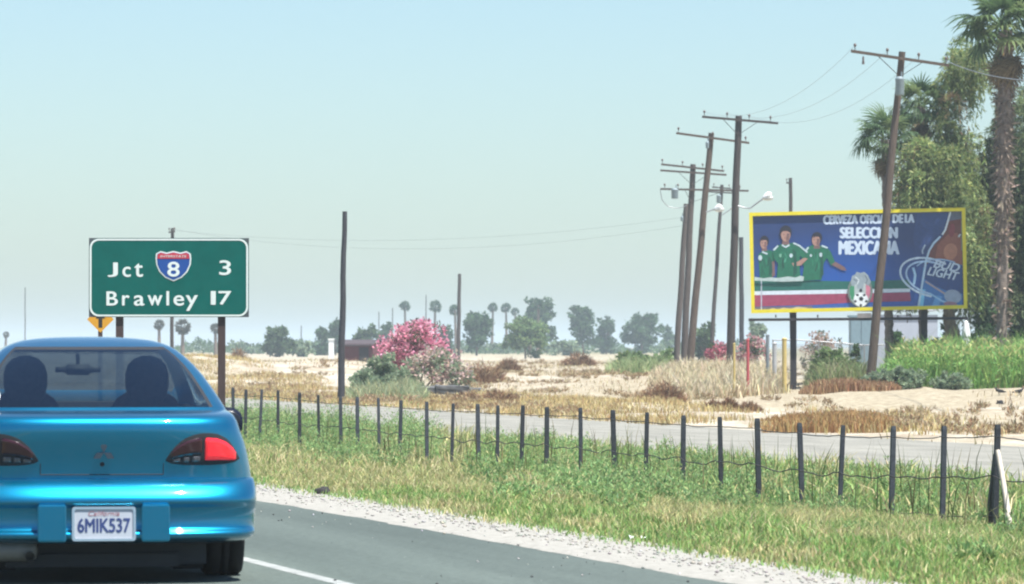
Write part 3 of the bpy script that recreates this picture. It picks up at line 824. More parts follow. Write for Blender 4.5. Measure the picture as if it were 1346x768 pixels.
# crest with eagle and football
p = Print(116)
p.ell(1130.5, 383, 16.5, 20.5, (112, 122, 118)); p.up()
p.ell(1130.5, 384, 13.6, 18, (172, 182, 182)); p.up()
p.poly([(1117, 378), (1123, 371), (1123, 397), (1119, 393), (1117, 386)], (58, 138, 98)); p.poly([(1138, 371), (1144, 378), (1144, 387), (1141, 394), (1138, 397)], (196, 120, 140))
p.poly([(1118, 372), (1120, 363), (1124, 361), (1126, 357.5), (1131, 359), (1136, 357.5), (1141, 362), (1145, 371), (1141, 376), (1136, 372), (1134, 380), (1127, 380), (1126, 373), (1121, 377)], (142, 154, 162)); p.up()
p.line([(1124, 364), (1129, 368), (1127, 374)], 1.2, (215, 222, 224)); p.line([(1137, 362), (1140, 368), (1138, 373)], 1.2, (90, 100, 110)); p.line([(1122, 367), (1126, 370)], 1.0, (90, 100, 110))
p.ell(1131.5, 394, 9.6, 9.4, (226, 230, 232)); p.up()
p.ell(1132, 393, 3.3, 3.2, (26, 28, 36), n=5)
for k in range(5):
    a = R(90 + 72 * k + 36); p.ell(1131.5 + 7.6 * math.cos(a), 394 - 7.4 * math.sin(a), 2.0, 1.8, (30, 32, 40), n=6)
p.ell(1131.5, 382, 2.3, 2.3, (40, 44, 52), n=8)
p.done('crest_print')
# bottle
p = Print(14)
p.poly([(1206, 281), (1247, 280), (1240, 303), (1224, 318), (1212, 330), (1203, 332), (1200, 312)], (42, 66, 118)); p.up()
p.poly([(1247, 279), (1264.5, 278), (1264.5, 350), (1216, 350), (1221, 332), (1228, 322), (1239, 311), (1243, 299)], (104, 52, 46)); p.up()
p.poly([(1247, 279), (1264.5, 278), (1264.5, 288), (1246, 291)], (86, 92, 110))
p.poly([(1232, 322), (1246, 308), (1258, 306), (1264.5, 316), (1264.5, 350), (1228, 346)], (134, 78, 62))
p.ell(1249, 331, 9, 11, (168, 112, 88), 10); p.ell(1251, 303, 4, 9, (124, 50, 56), 8); p.up()
p.poly([(1206, 405), (1209, 385), (1213, 352), (1224, 343), (1243, 342), (1264.5, 349), (1264.5, 404)], (52, 110, 176)); p.up()
p.poly([(1212, 365), (1215, 349), (1229, 342), (1248, 343), (1264.5, 350), (1264.5, 386), (1248, 384), (1230, 377)], (28, 62, 124))
p.poly([(1207, 404), (1211, 380), (1216, 381), (1213, 404)], (120, 190, 226)); p.poly([(1224, 403), (1230, 388), (1238, 390), (1234, 403)], (92, 150, 206)); p.up()
def arc(cx, cy, rx, ry, rot, a0, a1, n=20):
    r_ = R(rot)
    return [(cx + rx * math.cos(t) * math.cos(r_) - ry * math.sin(t) * math.sin(r_), cy + rx * math.cos(t) * math.sin(r_) + ry * math.sin(t) * math.cos(r_)) for t in [R(a0 + (a1 - a0) * k / n) for k in range(n + 1)]]
p.line(arc(1223, 365, 41, 24, 17, 78, 290), 2.6, (190, 206, 224)); p.line(arc(1225, 366, 35, 20.5, 17, 82, 285), 2.4, (165, 190, 220))
p.line(arc(1240, 366, 40, 24, 12, 200, 285), 1.6, (150, 180, 215))
p.line([(1249, 279), (1246, 290), (1242, 303), (1238, 309)], 2.4, (205, 214, 222)); p.line([(1236, 311), (1227, 320), (1221, 330), (1217, 343), (1214, 362), (1210, 385), (1207, 404)], 2.6, (176, 200, 222))
p.line([(1216, 322), (1212, 330), (1213, 334)], 2, (150, 165, 185)); p.line([(1200, 352), (1203, 362), (1201, 374)], 3.2, (150, 186, 216)); p.line([(1216, 370), (1230, 379), (1244, 388)], 2.2, (170, 150, 150)); p.line([(1222, 386), (1238, 396), (1258, 402)], 2, (150, 190, 222))
p.ell(1252, 390, 11.5, 9, (148, 160, 184), 12); p.ell(1249, 400, 9, 3.5, (150, 110, 130), 5)
p.line([(1262, 308), (1259.5, 312)], 2, (190, 200, 208)); p.line([(1263.6, 290), (1263.6, 330)], 1.2, (120, 132, 120))
p.done('bottle_print')
M_PTEXT = plain('poster_lettering', srgb(196, 210, 228), .5, var=.05)
def btext(body, x0, x1, y0, y1, bold=.03, shear=0, rot=0.0, mat=None):
    (a, c), (d, e) = BP(x0, (y0 + y1) / 2), BP(x1, (y0 + y1) / 2)
    hgt_ = (y1 - y0) / BS; wid = (x1 - x0) / BS
    me = text_mesh(body, -wid / 2, wid / 2, -hgt_ / 2, hgt_ / 2, bold, .0008, shear)
    o = link('poster_lettering', me, mat or M_PTEXT, face, loc=((a + d) / 2, -.013 if rot < 5 else -.05, (c + e) / 2))
    o.rotation_euler = (0, ROLL + R(rot), 0)
for w0, xa, xb, ya, yb, rr in (('CERVEZA', 1083, 1127, 283.2, 294.5, -.6), ('OFICIAL', 1131, 1168, 282.8, 294, -.4), ('DE', 1174, 1186.5, 282.2, 293, 0), ('LA', 1190, 1201, 282, 292.6, 0)):
    btext(w0, xa, xb, ya, yb, .028, rot=rr)
btext('SELECCIÓN', 1105, 1179, 295.5, 313, .035); btext('MEXICANA', 1103.5, 1181, 317, 334.5, .035)
btext('BUD', 1227, 1261, 344.5, 355, .012, .25, 11); btext('LIGHT', 1219, 1260, 354.5, 365.5, .012, .25, 11)
# supports
M_BPOST = plain('tarred_timber', (.035, .03, .034), .8, var=.35, scale=6, stretch=(5, 5, .5), bump=.3)
for px in (1043.0, 1215.0):
    mb = MB(); X0 = (px - bcx) / BS
    mb.box((0, 0, 0), (.23, .23, bz + 1.0)); mb.build('post', M_BPOST, bill, loc=(X0, .36, (bz + 1.0) / 2 - .5))
mb = MB(); a = BP(984, 420.5); d = BP(1272, 418.5)
mb.bar((a[0], -.02, a[1]), (d[0], -.02, d[1]), .12, .10); o = mb.build('catwalk_rail', M_BPOST, bill, loc=(0, 0, bz)); o.rotation_euler = (0, -ROLL, 0)
for px in (1020, 1075, 1130, 1180, 1240):
    a = BP(px, 416.5); mb = MB(); mb.box((a[0], .05, a[1] + .02), (.05, .28, .10)); o = mb.build('rail_bracket', M_BPOST, bill, loc=(0, 0, bz)); o.rotation_euler = (0, -ROLL, 0)
a = BP(1136, 415); mb = MB(); mb.box((a[0], -.09, a[1]), (.50, .02, .17)); o = mb.build('name_plate', plain('grey_plate', (.28, .25, .24), .6), bill, loc=(0, 0, bz)); o.rotation_euler = (0, -ROLL, 0)

# ------------------------------------------------------------------ utility poles
POLE_GROUP = 'utility poles beside the field'
def utility_pole(bx, by, tx, ty, Y, label, arms=(), r0=.16, r1=.11, mat=None, cans=(), group=POLE_GROUP, name='utility_pole'):
    """foot and top as seen, distance Y; arms: (x0,y0,x1,y1,insulators at fractions, braces)"""
    mat = mat or M_WOOD
    a = at(bx, by, Y); c = at(tx, ty, Y); g = hgt(a.x, Y) - .3
    a = a + (c - a) * ((g - a.z) / (c.z - a.z))
    root = empty(name, a, label, 'utility pole', group)
    d = c - a
    mb = MB(); k = 9
    pts = [d * (i / k) + Vector((math.sin(i * 1.7) * .015, 0, 0)) for i in range(k + 1)]
    mb.tube(pts, [r0 + (r1 - r0) * i / k for i in range(k + 1)], 10); mb.build('pole', mat, root)
    for (x0, y0, x1, y1, ins, br) in arms:
        p, q = at(x0, y0, Y - .2) - a, at(x1, y1, Y - .2) - a
        mb = MB(); mb.bar(p, q, .12, .10); arm = mb.build('crossarm', mat, root)
        for t in ins:
            s = p.lerp(q, t) + Vector((0, 0, .06))
            mb = MB(); mb.tube([s, s + Vector((0, 0, .12))], .018, 6); mb.ball(s + Vector((0, 0, .17)), (.055, .055, .07), 8, 5)
            mb.build('insulator', M_GLAZED, arm)
        if br:
            mid = d * ((((p + q) / 2).z - .65) / d.z)
            for t in (.28, .72):
                mb = MB(); mb.bar(p.lerp(q, t) + Vector((0, 0, -.05)), mid + Vector((0, -.14, 0)), .05, .02); mb.build('arm_brace', M_WOOD2 if mat is M_WOOD else mat, arm)
    for (x, y, w, h, side) in cans:
        s = at(x, y, Y - .35) - a
        mb = MB(); rr = w / 2
        prof = [(0, -h / 2), (rr * .9, -h / 2), (rr, -h / 2 + .05), (rr, h / 2 - .08), (rr * 1.06, h / 2 - .06), (rr * 1.06, h / 2 - .02), (rr * .5, h / 2 + .05), (0, h / 2 + .06)]
        mb.grid([[s + Vector((r * math.cos(t), r * math.sin(t), z)) for t in [2 * math.pi * j / 12 for j in range(12)]] for r, z in prof], closed=True)
        mb.tube([s + Vector((rr * .4, 0, h / 2)), s + Vector((rr * .4, 0, h / 2 + .22))], .03, 6)
        mb.build('transformer', plain('transformer_grey', (.20, .25, .27), .5, var=.12), root)
    return root
M_WOODL = plain('sunlit_brown_pole_wood', (.095, .068, .052), .85, var=.4, scale=5, stretch=(6, 6, .4), bump=.5)  # browner wood tone of the two leaning poles
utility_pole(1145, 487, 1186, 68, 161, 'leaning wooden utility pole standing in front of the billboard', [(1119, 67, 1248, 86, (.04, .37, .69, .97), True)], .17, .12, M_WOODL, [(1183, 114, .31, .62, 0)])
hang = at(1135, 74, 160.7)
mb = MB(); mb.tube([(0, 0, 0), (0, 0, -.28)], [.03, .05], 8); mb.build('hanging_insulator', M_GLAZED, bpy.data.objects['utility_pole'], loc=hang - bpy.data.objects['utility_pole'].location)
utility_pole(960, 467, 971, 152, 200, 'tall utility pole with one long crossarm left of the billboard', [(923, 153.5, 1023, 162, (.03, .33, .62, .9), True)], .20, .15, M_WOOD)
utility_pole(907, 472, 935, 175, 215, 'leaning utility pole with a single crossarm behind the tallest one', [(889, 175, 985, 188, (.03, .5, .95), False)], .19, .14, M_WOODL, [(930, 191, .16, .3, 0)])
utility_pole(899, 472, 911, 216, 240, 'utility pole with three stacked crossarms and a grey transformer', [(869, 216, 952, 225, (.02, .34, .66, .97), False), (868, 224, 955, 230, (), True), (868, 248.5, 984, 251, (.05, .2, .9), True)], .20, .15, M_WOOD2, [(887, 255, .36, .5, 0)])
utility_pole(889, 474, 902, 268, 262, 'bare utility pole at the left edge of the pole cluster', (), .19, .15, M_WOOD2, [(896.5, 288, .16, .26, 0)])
utility_pole(936, 446, 949, 243, 330, 'thin utility pole with a crossarm and transformer behind the cluster', [(930, 252, 964, 254, (.05, .5, .95), False), (936, 246, 961, 248, (.1, .9), False)], .17, .12, M_WOOD, [(945, 262, .34, .55, 0)])
utility_pole(975, 446, 974, 312, 300, 'short plain pole between the tall pole and the billboard', (), .17, .15, M_DARKSTEEL)
utility_pole(1041, 446, 1039, 234, 300, 'pole top showing above the billboard near its left corner', [(1033.5, 240.5, 1041, 240.5, (.1,), False)], .15, .12, M_WOOD)
utility_pole(449, 474, 453, 278, 160, 'bare thick utility pole standing left of the pink bush', (), .135, .085, M_DARKSTEEL)
utility_pole(602.5, 462, 604, 360, 420, 'bare pole standing right of the pink bush', (), .20, .16, M_WOOD)
utility_pole(226, 468, 226.5, 300, 300, 'distant pole rising behind the green sign', [(221.5, 305.5, 230, 304.5, (.1, .9), False)], .13, .11, M_WOOD)
for px, ty, lab in ((498, 410, 'faint distant pole left of the pink bush top'), (516, 405, 'faint distant pole just over the left side of the pink bush'), (560, 388, 'faint distant pole over the top of the pink bush'), (396, 428, 'faint distant pole right of the rounded dark tree'), (33, 378, 'faint distant pole above the left side of the car roof')):
    utility_pole(px, 468, px, ty, 900, lab, (), .12, .10, M_WOOD, group='faint poles on the horizon')

# street lamps carried by two of the poles
def street_lamp(pts, Y, head_len, label):
    a = at(*pts[0], Y)
    root = empty('street_lamp', a, label, 'street lamp')
    P = [at(x, y, Y) - a for x, y in pts]
    mb = MB(); mb.tube(P, .035, 8); mb.build('lamp_arm', M_STEEL, root)
    t = (P[-1] - P[-2]).normalized(); e_ = P[-1]
    rows = []
    for f, rx, rz in ((-.1, .05, .05), (0, .09, .08), (.25, .15, .11), (.6, .22, .15), (.85, .17, .11), (1.0, .04, .03)):
        c = e_ + t * head_len * f
        rows.append([c + Vector((-t.z * rz * math.sin(q), rx * math.cos(q), abs(t.x) * rz * math.sin(q))) for q in [2 * math.pi * j / 10 for j in range(10)]])
    mb = MB(); mb.grid(rows, closed=True); mb.poly(rows[0]); mb.poly(rows[-1]); mb.build('lamp_head', M_WHITE, root)
    c = e_ + t * head_len * .55 + Vector((0, 0, -.10))
    mb = MB(); mb.ball(c, (.26, .18, .13), 10, 6); mb.build('lamp_lens', plain('lamp_lens', (.55, .57, .55), .2, var=.05), root)
street_lamp([(970, 271), (978, 273), (986, 274), (994, 268), (1003, 261.5)], 199.6, .45, 'street lamp with a white head reaching right from the tall pole')
street_lamp([(928, 279), (934, 277), (940, 274.5)], 214.6, .36, 'small white street lamp head between two of the leaning poles')
street_lamp([(949, 283), (955, 279), (962, 274)], 329, .30, 'far street lamp arm just left of the tall pole')

# overhead wires
def overhead(label, runs, r=.006):
    mb = MB(); o0 = runs[0][0]
    for a, c, sag in runs:
        mb.tube([a.lerp(c, k / 24) + Vector((0, 0, -4 * sag * (k / 24) * (1 - k / 24))) - o0 for k in range(25)], r, 5)
    o = mb.build('overhead_wire', M_STEEL, loc=o0)
    tag(o, label, 'power line', 'overhead wires')
overhead('overhead wire from the left end of the leaning pole crossarm', [(at(1124, 60, 160.8), at(926, 147, 199.8), 1.0)])
overhead('overhead wire from the left middle insulator of the leaning pole', [(at(1166.7, 67, 160.8), at(956, 149, 199.8), 1.0)])
overhead('overhead wire from the right middle insulator of the leaning pole', [(at(1208, 73, 160.8), at(985, 152, 199.8), 1.1)])
overhead('overhead wire running right from the leaning pole past the palm trunk', [(at(1244, 80, 160.8), at(1420, 103, 128), .3)], .016)
overhead('upper faint wire across the sky toward the far left', [(at(897, 286, 261.8), at(222, 302, 299.8), 1.0)], .007)
overhead('lower faint wire across the sky toward the far left', [(at(896, 297, 261.8), at(229.6, 302, 299.8), 1.3)], .007)
overhead('wire drooping from the three armed pole to the leaning pole beside it', [(at(868, 250, 239.6), at(870, 262, 239.6), 0), (at(870, 262, 239.6), at(880, 272, 239.6), .06), (at(880, 272, 239.6), at(903, 270, 239.6), .1)], .022)
overhead('wire joining the three armed pole and the short poles', [(at(938, 221, 239.8), at(946, 243, 329.8), .5)])
# ------------------------------------------------------------------ trees and shrubs
def crown_points(blobs, n, clump, flat=.8, solid=.35):
    """leaf positions gathered in clumps through a set of ellipsoids [(centre, radii)]"""
    vol = np.array([r[0] * r[1] * r[2] for c, r in blobs]); w = vol / vol.sum()
    K = max(10, n // clump)
    bi = rng.choice(len(blobs), K, p=w)
    u = unit(rng.normal(size=(K, 3))) * (rng.random(K) ** solid)[:, None]
    cen = np.array([blobs[i][0] for i in bi]) + u * np.array([blobs[i][1] for i in bi])
    rad = np.array([min(blobs[i][1]) for i in bi]) * rng.uniform(.16, .38, K)
    j = rng.integers(0, K, n)
    off = unit(rng.normal(size=(n, 3))) * (rng.random(n) ** .5)[:, None] * rad[j][:, None]
    off[:, 2] *= flat
    return cen[j] + off, off, j, K

def trunk_mesh(name, pts, rads, mat, parent, limbs=()):
    mb = MB(); mb.tube(pts, rads, 8)
    for p, r in limbs: mb.tube(p, r, 6)
    return mb.build(name, mat, parent)

LEAFCOL = {'dark': [(.052, .105, .042), (.074, .135, .052), (.042, .085, .038)],
           'mid': [(.075, .125, .050), (.10, .155, .06), (.06, .10, .045)],
           'light': [(.165, .24, .095), (.20, .27, .11), (.13, .20, .085)],
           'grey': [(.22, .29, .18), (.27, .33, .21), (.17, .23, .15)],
           'oleander': [(.06, .09, .04), (.08, .11, .05)]}

def tree(name, px, py_top, py_base, w_px, Y, col, label, cat='tree', group=None, n=1500, leaf=.55, trunk=True, blobs=None, gap=.42, clump=26):
    s = FPX / Y
    base = stand(px, Y)
    root = empty(name, base, label, cat, group)
    top = EYE - (py_top - HY) / s - base.z
    W = w_px * (1.12 if group == FARG else 1) / s
    bot = (EYE - (py_base - HY) / s - base.z) if trunk else 0.0
    n = int(n * (1.7 if group == FARG else 1.25))
    if blobs is None:
        H = top - bot; k = random.randint(8, 11); blobs = []
        for i in range(k):
            a = 2 * math.pi * i / k + random.uniform(-.5, .5); tt = random.uniform(.22, .86); rr = .30 * math.sqrt(max(.05, 1 - ((tt - .5) / .5) ** 2)) * random.uniform(.55, 1)
            blobs.append(((math.cos(a) * W * rr, math.sin(a) * W * rr, bot + H * (tt if trunk else tt * .72)), (W * random.uniform(.14, .24), W * random.uniform(.14, .24), H * random.uniform(.15, .26))))
        blobs.append(((random.uniform(-.14, .14) * W, 0, bot + H * .78), (W * .21, W * .21, H * .20)))
    P, off, j, K = crown_points(blobs, n, clump, solid=gap)
    P[:, 2] = np.maximum(P[:, 2], .05)
    d = unit(off) + rng.normal(0, .5, (n, 3)); d[:, 2] -= .15
    cl = rng.normal(1, .14, K)
    cols = np.clip(pal(n, LEAFCOL[col], None, .14) * cl[j][:, None], .008, .5)
    me = leaf_mesh('crown', P, d, 1.25 * leaf * rng.uniform(.6, 1.4, n), .75 * leaf * rng.uniform(.6, 1.4, n), cols)
    o = link('crown' if trunk else 'foliage', me, M_LEAF, root); o['kind'] = 'stuff'
    mb = MB(); H = top
    tr = max(.06, H * .022)
    if trunk:
        q = random.uniform(-.1, .1) * W
        mb.tube([(0, 0, -.4), (q * .3, 0, H * .2), (q, 0, H * .5), (q * 1.2, 0, H * .75)], [tr * 1.3, tr, tr * .7, tr * .3], 7)
        for c, r in blobs: mb.tube([(q * .4, 0, H * .25), (q * .5 + c[0] * .5, c[1] * .5, H * .25 + (c[2] - H * .25) * .6), c], [tr * .6, tr * .4, tr * .15], 5)
        mb.build('trunk', M_BARK, root)
    else:
        for c, r in blobs: mb.tube([(c[0] * .2, c[1] * .2, -.2), (c[0] * .7, c[1] * .7, c[2] * .5), c], [.03, .02, .01], 5)
        mb.build('stems', M_BARK, root)
    return root

FARG = 'distant trees on the horizon'
tree('round_tree', 365, 429, 474, 38, 620, 'mid', 'round dark tree standing alone between the green sign and the bare thick pole', group=FARG, n=1600, leaf=.46)
tree('slim_tree', 424, 431, 472, 20, 700, 'dark', 'narrow tree just left of the white post', group=FARG, n=800, leaf=.46)
tree('slim_tree', 441, 421, 474, 17, 720, 'dark', 'narrow dark tree directly behind the white post and bare pole', group=FARG, n=800, leaf=.46)
tree('low_tree', 483, 430, 472, 34, 650, 'mid', 'low rounded tree above the dark red shed', group=FARG, n=1000, leaf=.46)
tree('low_tree', 506, 424, 470, 30, 760, 'dark', 'small dark tree at the left edge of the pink bush', group=FARG, n=900, leaf=.46)
tree('broad_tree', 626, 410, 468, 44, 700, 'dark', 'tall dark tree with visible trunks right of the bare pole near the pink bush', group=FARG, n=2000, leaf=.46)
tree('low_tree', 587, 423, 470, 22, 720, 'dark', 'small dark tree just over the right side of the pink bush', group=FARG, n=600, leaf=.46)
tree('broad_tree', 709, 396, 466, 56, 780, 'dark', 'tall dark tree rising behind the light green rounded tree', group=FARG, n=2400, leaf=.46)
tree('round_tree', 691, 418, 474, 66, 560, 'light', 'light green rounded tree in the middle of the horizon', group=FARG, n=2800, leaf=.36)
tree('broad_tree', 767, 404, 468, 50, 800, 'dark', 'broad tree left of the twin tree in the middle distance', group=FARG, n=2200, leaf=.46)
tree('round_tree', 797, 416, 468, 32, 820, 'dark', 'smaller half of the pair of trees right of the middle', group=FARG, n=1300, leaf=.46)
tree('broad_tree', 843, 412, 467, 64, 800, 'dark', 'wide dark domed tree left of the pole cluster', group=FARG, n=2800, leaf=.46)
tree('slim_tree', 880, 426, 468, 16, 900, 'dark', 'narrow tree just left of the pole cluster', group=FARG, n=600, leaf=.46)
tree('green_tree', 926, 428, 472, 38, 420, 'mid', 'green tree seen between the poles left of the billboard', group=FARG, n=1500, leaf=.3)
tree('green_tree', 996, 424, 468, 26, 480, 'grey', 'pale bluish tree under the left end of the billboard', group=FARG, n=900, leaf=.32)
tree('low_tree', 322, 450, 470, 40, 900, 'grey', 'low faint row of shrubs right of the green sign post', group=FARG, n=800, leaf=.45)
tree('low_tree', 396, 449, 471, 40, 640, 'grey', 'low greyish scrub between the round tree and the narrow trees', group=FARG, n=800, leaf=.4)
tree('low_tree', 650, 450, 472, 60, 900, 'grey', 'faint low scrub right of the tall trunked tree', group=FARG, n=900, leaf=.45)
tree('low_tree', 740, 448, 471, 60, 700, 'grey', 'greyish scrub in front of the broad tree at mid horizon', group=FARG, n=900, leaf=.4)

# hazy scrub that closes the horizon behind the single trees
n = 9000
px_ = rng.uniform(230, 1010, n); Y = rng.uniform(820, 1150, n); X = (px_ - CX) / FPX * Y
env = np.array([max(.3, 1.7 + 2.2 * noise.noise(Vector((q * .021, 0, 3))) + 1.2 * noise.noise(Vector((q * .09, 0, 9)))) for q in px_])
zz = ground_z(X, Y) + env * rng.random(n) ** .8
o = link('far_scrub', leaf_mesh('far_scrub', np.stack([X, Y, zz], 1), rng.normal(size=(n, 3)) + [0, 0, .3], rng.uniform(.4, 1.1, n), .5, pal(n, LEAFCOL['mid'] + LEAFCOL['dark'])), M_LEAF)
tag(o, 'hazy low scrub closing the far edge of the field', 'scrub', kind='stuff')

# far fan palms
def far_palm(px, py, r_px, Y, label, skirt=False):
    base = stand(px, Y); s = FPX / Y
    root = empty('fan_palm', base, label, 'palm tree', 'fan palms far beyond the field')
    H = EYE - (py - HY) / s - base.z; r = r_px / s
    mb = MB(); q = random.uniform(-.3, .3)
    mb.tube([(q, 0, -.4), (q * .5, 0, H * .5), (0, 0, H)], [.34, .25, .20], 7); mb.build('trunk', M_BARK, root)
    n = 46; pos, dr, Ls = [], [], []
    for i in range(n):
        a = random.uniform(0, 6.283); el = random.uniform(-.9 if not skirt else -1.4, 1.3)
        d = np.array([math.cos(a) * math.cos(el), math.sin(a) * math.cos(el), math.sin(el)])
        c = np.array([0, 0, H]) + d * r * .45
        for k in range(9):
            dd = unit((d + rng.normal(0, .5, 3))[None])[0]; dd[2] -= .2
            pos.append(c); dr.append(dd); Ls.append(r * random.uniform(.45, .65))
    pos = np.array(pos); n = len(pos)
    me = leaf_mesh('crown', pos, np.array(dr), np.array(Ls), r * .16, pal(n, LEAFCOL['dark'] if not skirt else [(.09, .085, .06), (.06, .07, .045), (.11, .095, .07)]))
    o = link('crown', me, M_LEAF, root); o['kind'] = 'stuff'
for a in ((532, 403, 8.5, 900, 'far fan palm over the left half of the pink bush'), (572, 403.5, 9.5, 880, 'far fan palm over the right half of the pink bush'), (598, 408, 9, 860, 'far fan palm touching the bare pole right of the pink bush'),
          (648, 404.5, 7.5, 950, 'left one of two slender far palms right of the trunked tree'), (665, 405, 8, 950, 'right one of two slender far palms right of the trunked tree'), (677, 410, 6.5, 1000, 'small far palm against the dark tall tree'), (708, 401, 9, 770, 'far palm head poking out of the tall dark tree'), (697, 408, 7, 790, 'far palm head left of the tall dark tree top')):
    far_palm(*a)
for a in ((209, 427, 8, 700, 'shaggy far palm under the middle of the green sign'), (240, 430, 12, 640, 'larger shaggy far palm under the green sign right of centre'), (283, 432, 8, 690, 'shaggy far palm beside the right post of the green sign'), (8, 440, 5, 900, 'tiny far palm over the left end of the car roof')):
    far_palm(*a, skirt=True)

# pink oleander and shrubs in the field
def blossom_bush(name, px, py_top, py_base, w_px, Y, label, n=3600, pink=.75, blobs=None, leaf=.13, colours=None, leaves='oleander', group=None):
    s = FPX / Y; base = stand(px, Y)
    root = empty(name, base, label, 'shrub', group)
    top = EYE - (py_top - HY) / s - base.z; W = w_px / s
    if blobs is None:
        blobs = [((x * W, y * W * .5, top * z), (W * a, W * a, top * c)) for x, y, z, a, c in ((-.26, 0, .46, .20, .30), (-.06, -.2, .60, .22, .34), (.14, .1, .58, .22, .36), (.32, -.1, .36, .17, .28), (0, .3, .66, .2, .30), (-.36, .1, .28, .14, .22), (.40, 0, .22, .12, .2))]
    P, off, j, K = crown_points(blobs, n, 30, solid=.28)
    P[:, 2] = np.maximum(P[:, 2], .02)
    d = unit(off) + rng.normal(0, .4, (n, 3))
    fl = (rng.random(K) < pink)[j] & (rng.random(n) < .86)
    cols = np.where(fl[:, None], pal(n, colours or [(.70, .28, .38), (.60, .20, .30), (.78, .42, .50)]), pal(n, LEAFCOL[leaves]))
    g = ~fl
    if g.any():
        o = link('foliage', leaf_mesh('foliage', P[g], d[g], leaf * 1.3 * rng.uniform(.6, 1.4, g.sum()), leaf * .5, cols[g]), M_LEAF, root); o['kind'] = 'stuff'
    if fl.any():
        P2 = P[fl] + unit(off[fl]) * .06
        o = link('blossoms', leaf_mesh('blossoms', P2, d[fl], leaf * rng.uniform(.7, 1.3, fl.sum()), leaf * .85, cols[fl]), M_LEAF, root); o['kind'] = 'stuff'
    mb = MB()
    for c, r in blobs: mb.tube([(c[0] * .3, c[1] * .3, -.2), (c[0] * .8, c[1] * .8, c[2] * .6), c], [.05, .04, .015], 5)
    mb.build('stems', M_BARK, root)
    return root
blossom_bush('oleander_bush', 546, 417, 484, 112, 205, 'big rounded oleander bush covered in pink blossoms', n=11000, pink=.88)
blossom_bush('pale_bush', 572, 455, 492, 100, 198, 'low half withered bush with pale pinkish heads below the pink oleander', n=3000, pink=.5, colours=[(.52, .40, .36), (.62, .46, .45), (.45, .33, .26)], leaves='grey', leaf=.15)
blossom_bush('oleander_bush', 942, 448, 478, 44, 240, 'low pink flowering bush at the foot of the tall poles', n=1500, pink=.8, colours=[(.50, .16, .21), (.42, .13, .17)])
blossom_bush('oleander_bush', 988, 440, 474, 46, 236, 'faded pink bush behind the red pipe', n=1500, pink=.7, colours=[(.52, .25, .28), (.45, .20, .22), (.5, .38, .34)])
blossom_bush('withered_bush', 1082, 432, 480, 66, 200, 'thin dry brownish pink bush under the billboard', n=1500, pink=.75, colours=[(.45, .32, .27), (.5, .38, .31), (.36, .25, .2)], leaf=.11)
blossom_bush('oleander_bush', 1345, 325, 470, 34, 179, 'pink and white blossoms among the dark trees right of the palm trunk', n=700, pink=.55, blobs=[((0, 0, 3.6), (.5, .5, .5)), ((.3, 0, 2.8), (.6, .5, .8))], colours=[(.6, .2, .26), (.7, .62, .62)], leaves='dark')
tree('green_shrub', 503, 463, 522, 98, 180, 'grey', 'wide greyish green shrub in front of the pink oleander', 'shrub', n=5200, leaf=.12, trunk=False)
tree('green_shrub', 484, 484, 528, 70, 168, 'grey', 'low pale green shrub at the left foot of the wider shrub', 'shrub', n=2600, leaf=.10, trunk=False)
tree('green_shrub', 838, 462, 500, 92, 240, 'light', 'spreading olive green shrub left of the pole cluster', 'shrub', n=4000, leaf=.16, trunk=False)
tree('green_shrub', 872, 458, 486, 50, 262, 'light', 'green shrub directly beside the feet of the pole cluster', 'shrub', n=2000, leaf=.16, trunk=False)
tree('green_shrub', 1100, 456, 506, 84, 168, 'light', 'dense green shrub under the middle of the billboard', 'shrub', n=4600, leaf=.10, trunk=False)
tree('upright_shrub', 1124, 444, 500, 17, 172, 'mid', 'upright dark green shrub just left of the leaning pole', 'shrub', n=1400, leaf=.10, trunk=False)
tree('green_shrub', 1178, 480, 516, 100, 157.5, 'grey', 'low blue green shrub at the foot of the leaning pole', 'shrub', n=4200, leaf=.09, trunk=False)
tree('green_shrub', 1248, 488, 514, 70, 157.5, 'grey', 'low grey green weeds bush before the tall bright grass', 'shrub', n=2000, leaf=.09, trunk=False)
tree('sapling', 1179, 431, 470, 14, 188, 'dark', 'small dark sapling against the pale wall right of the leaning pole', 'shrub', n=320, leaf=.2, gap=.5)
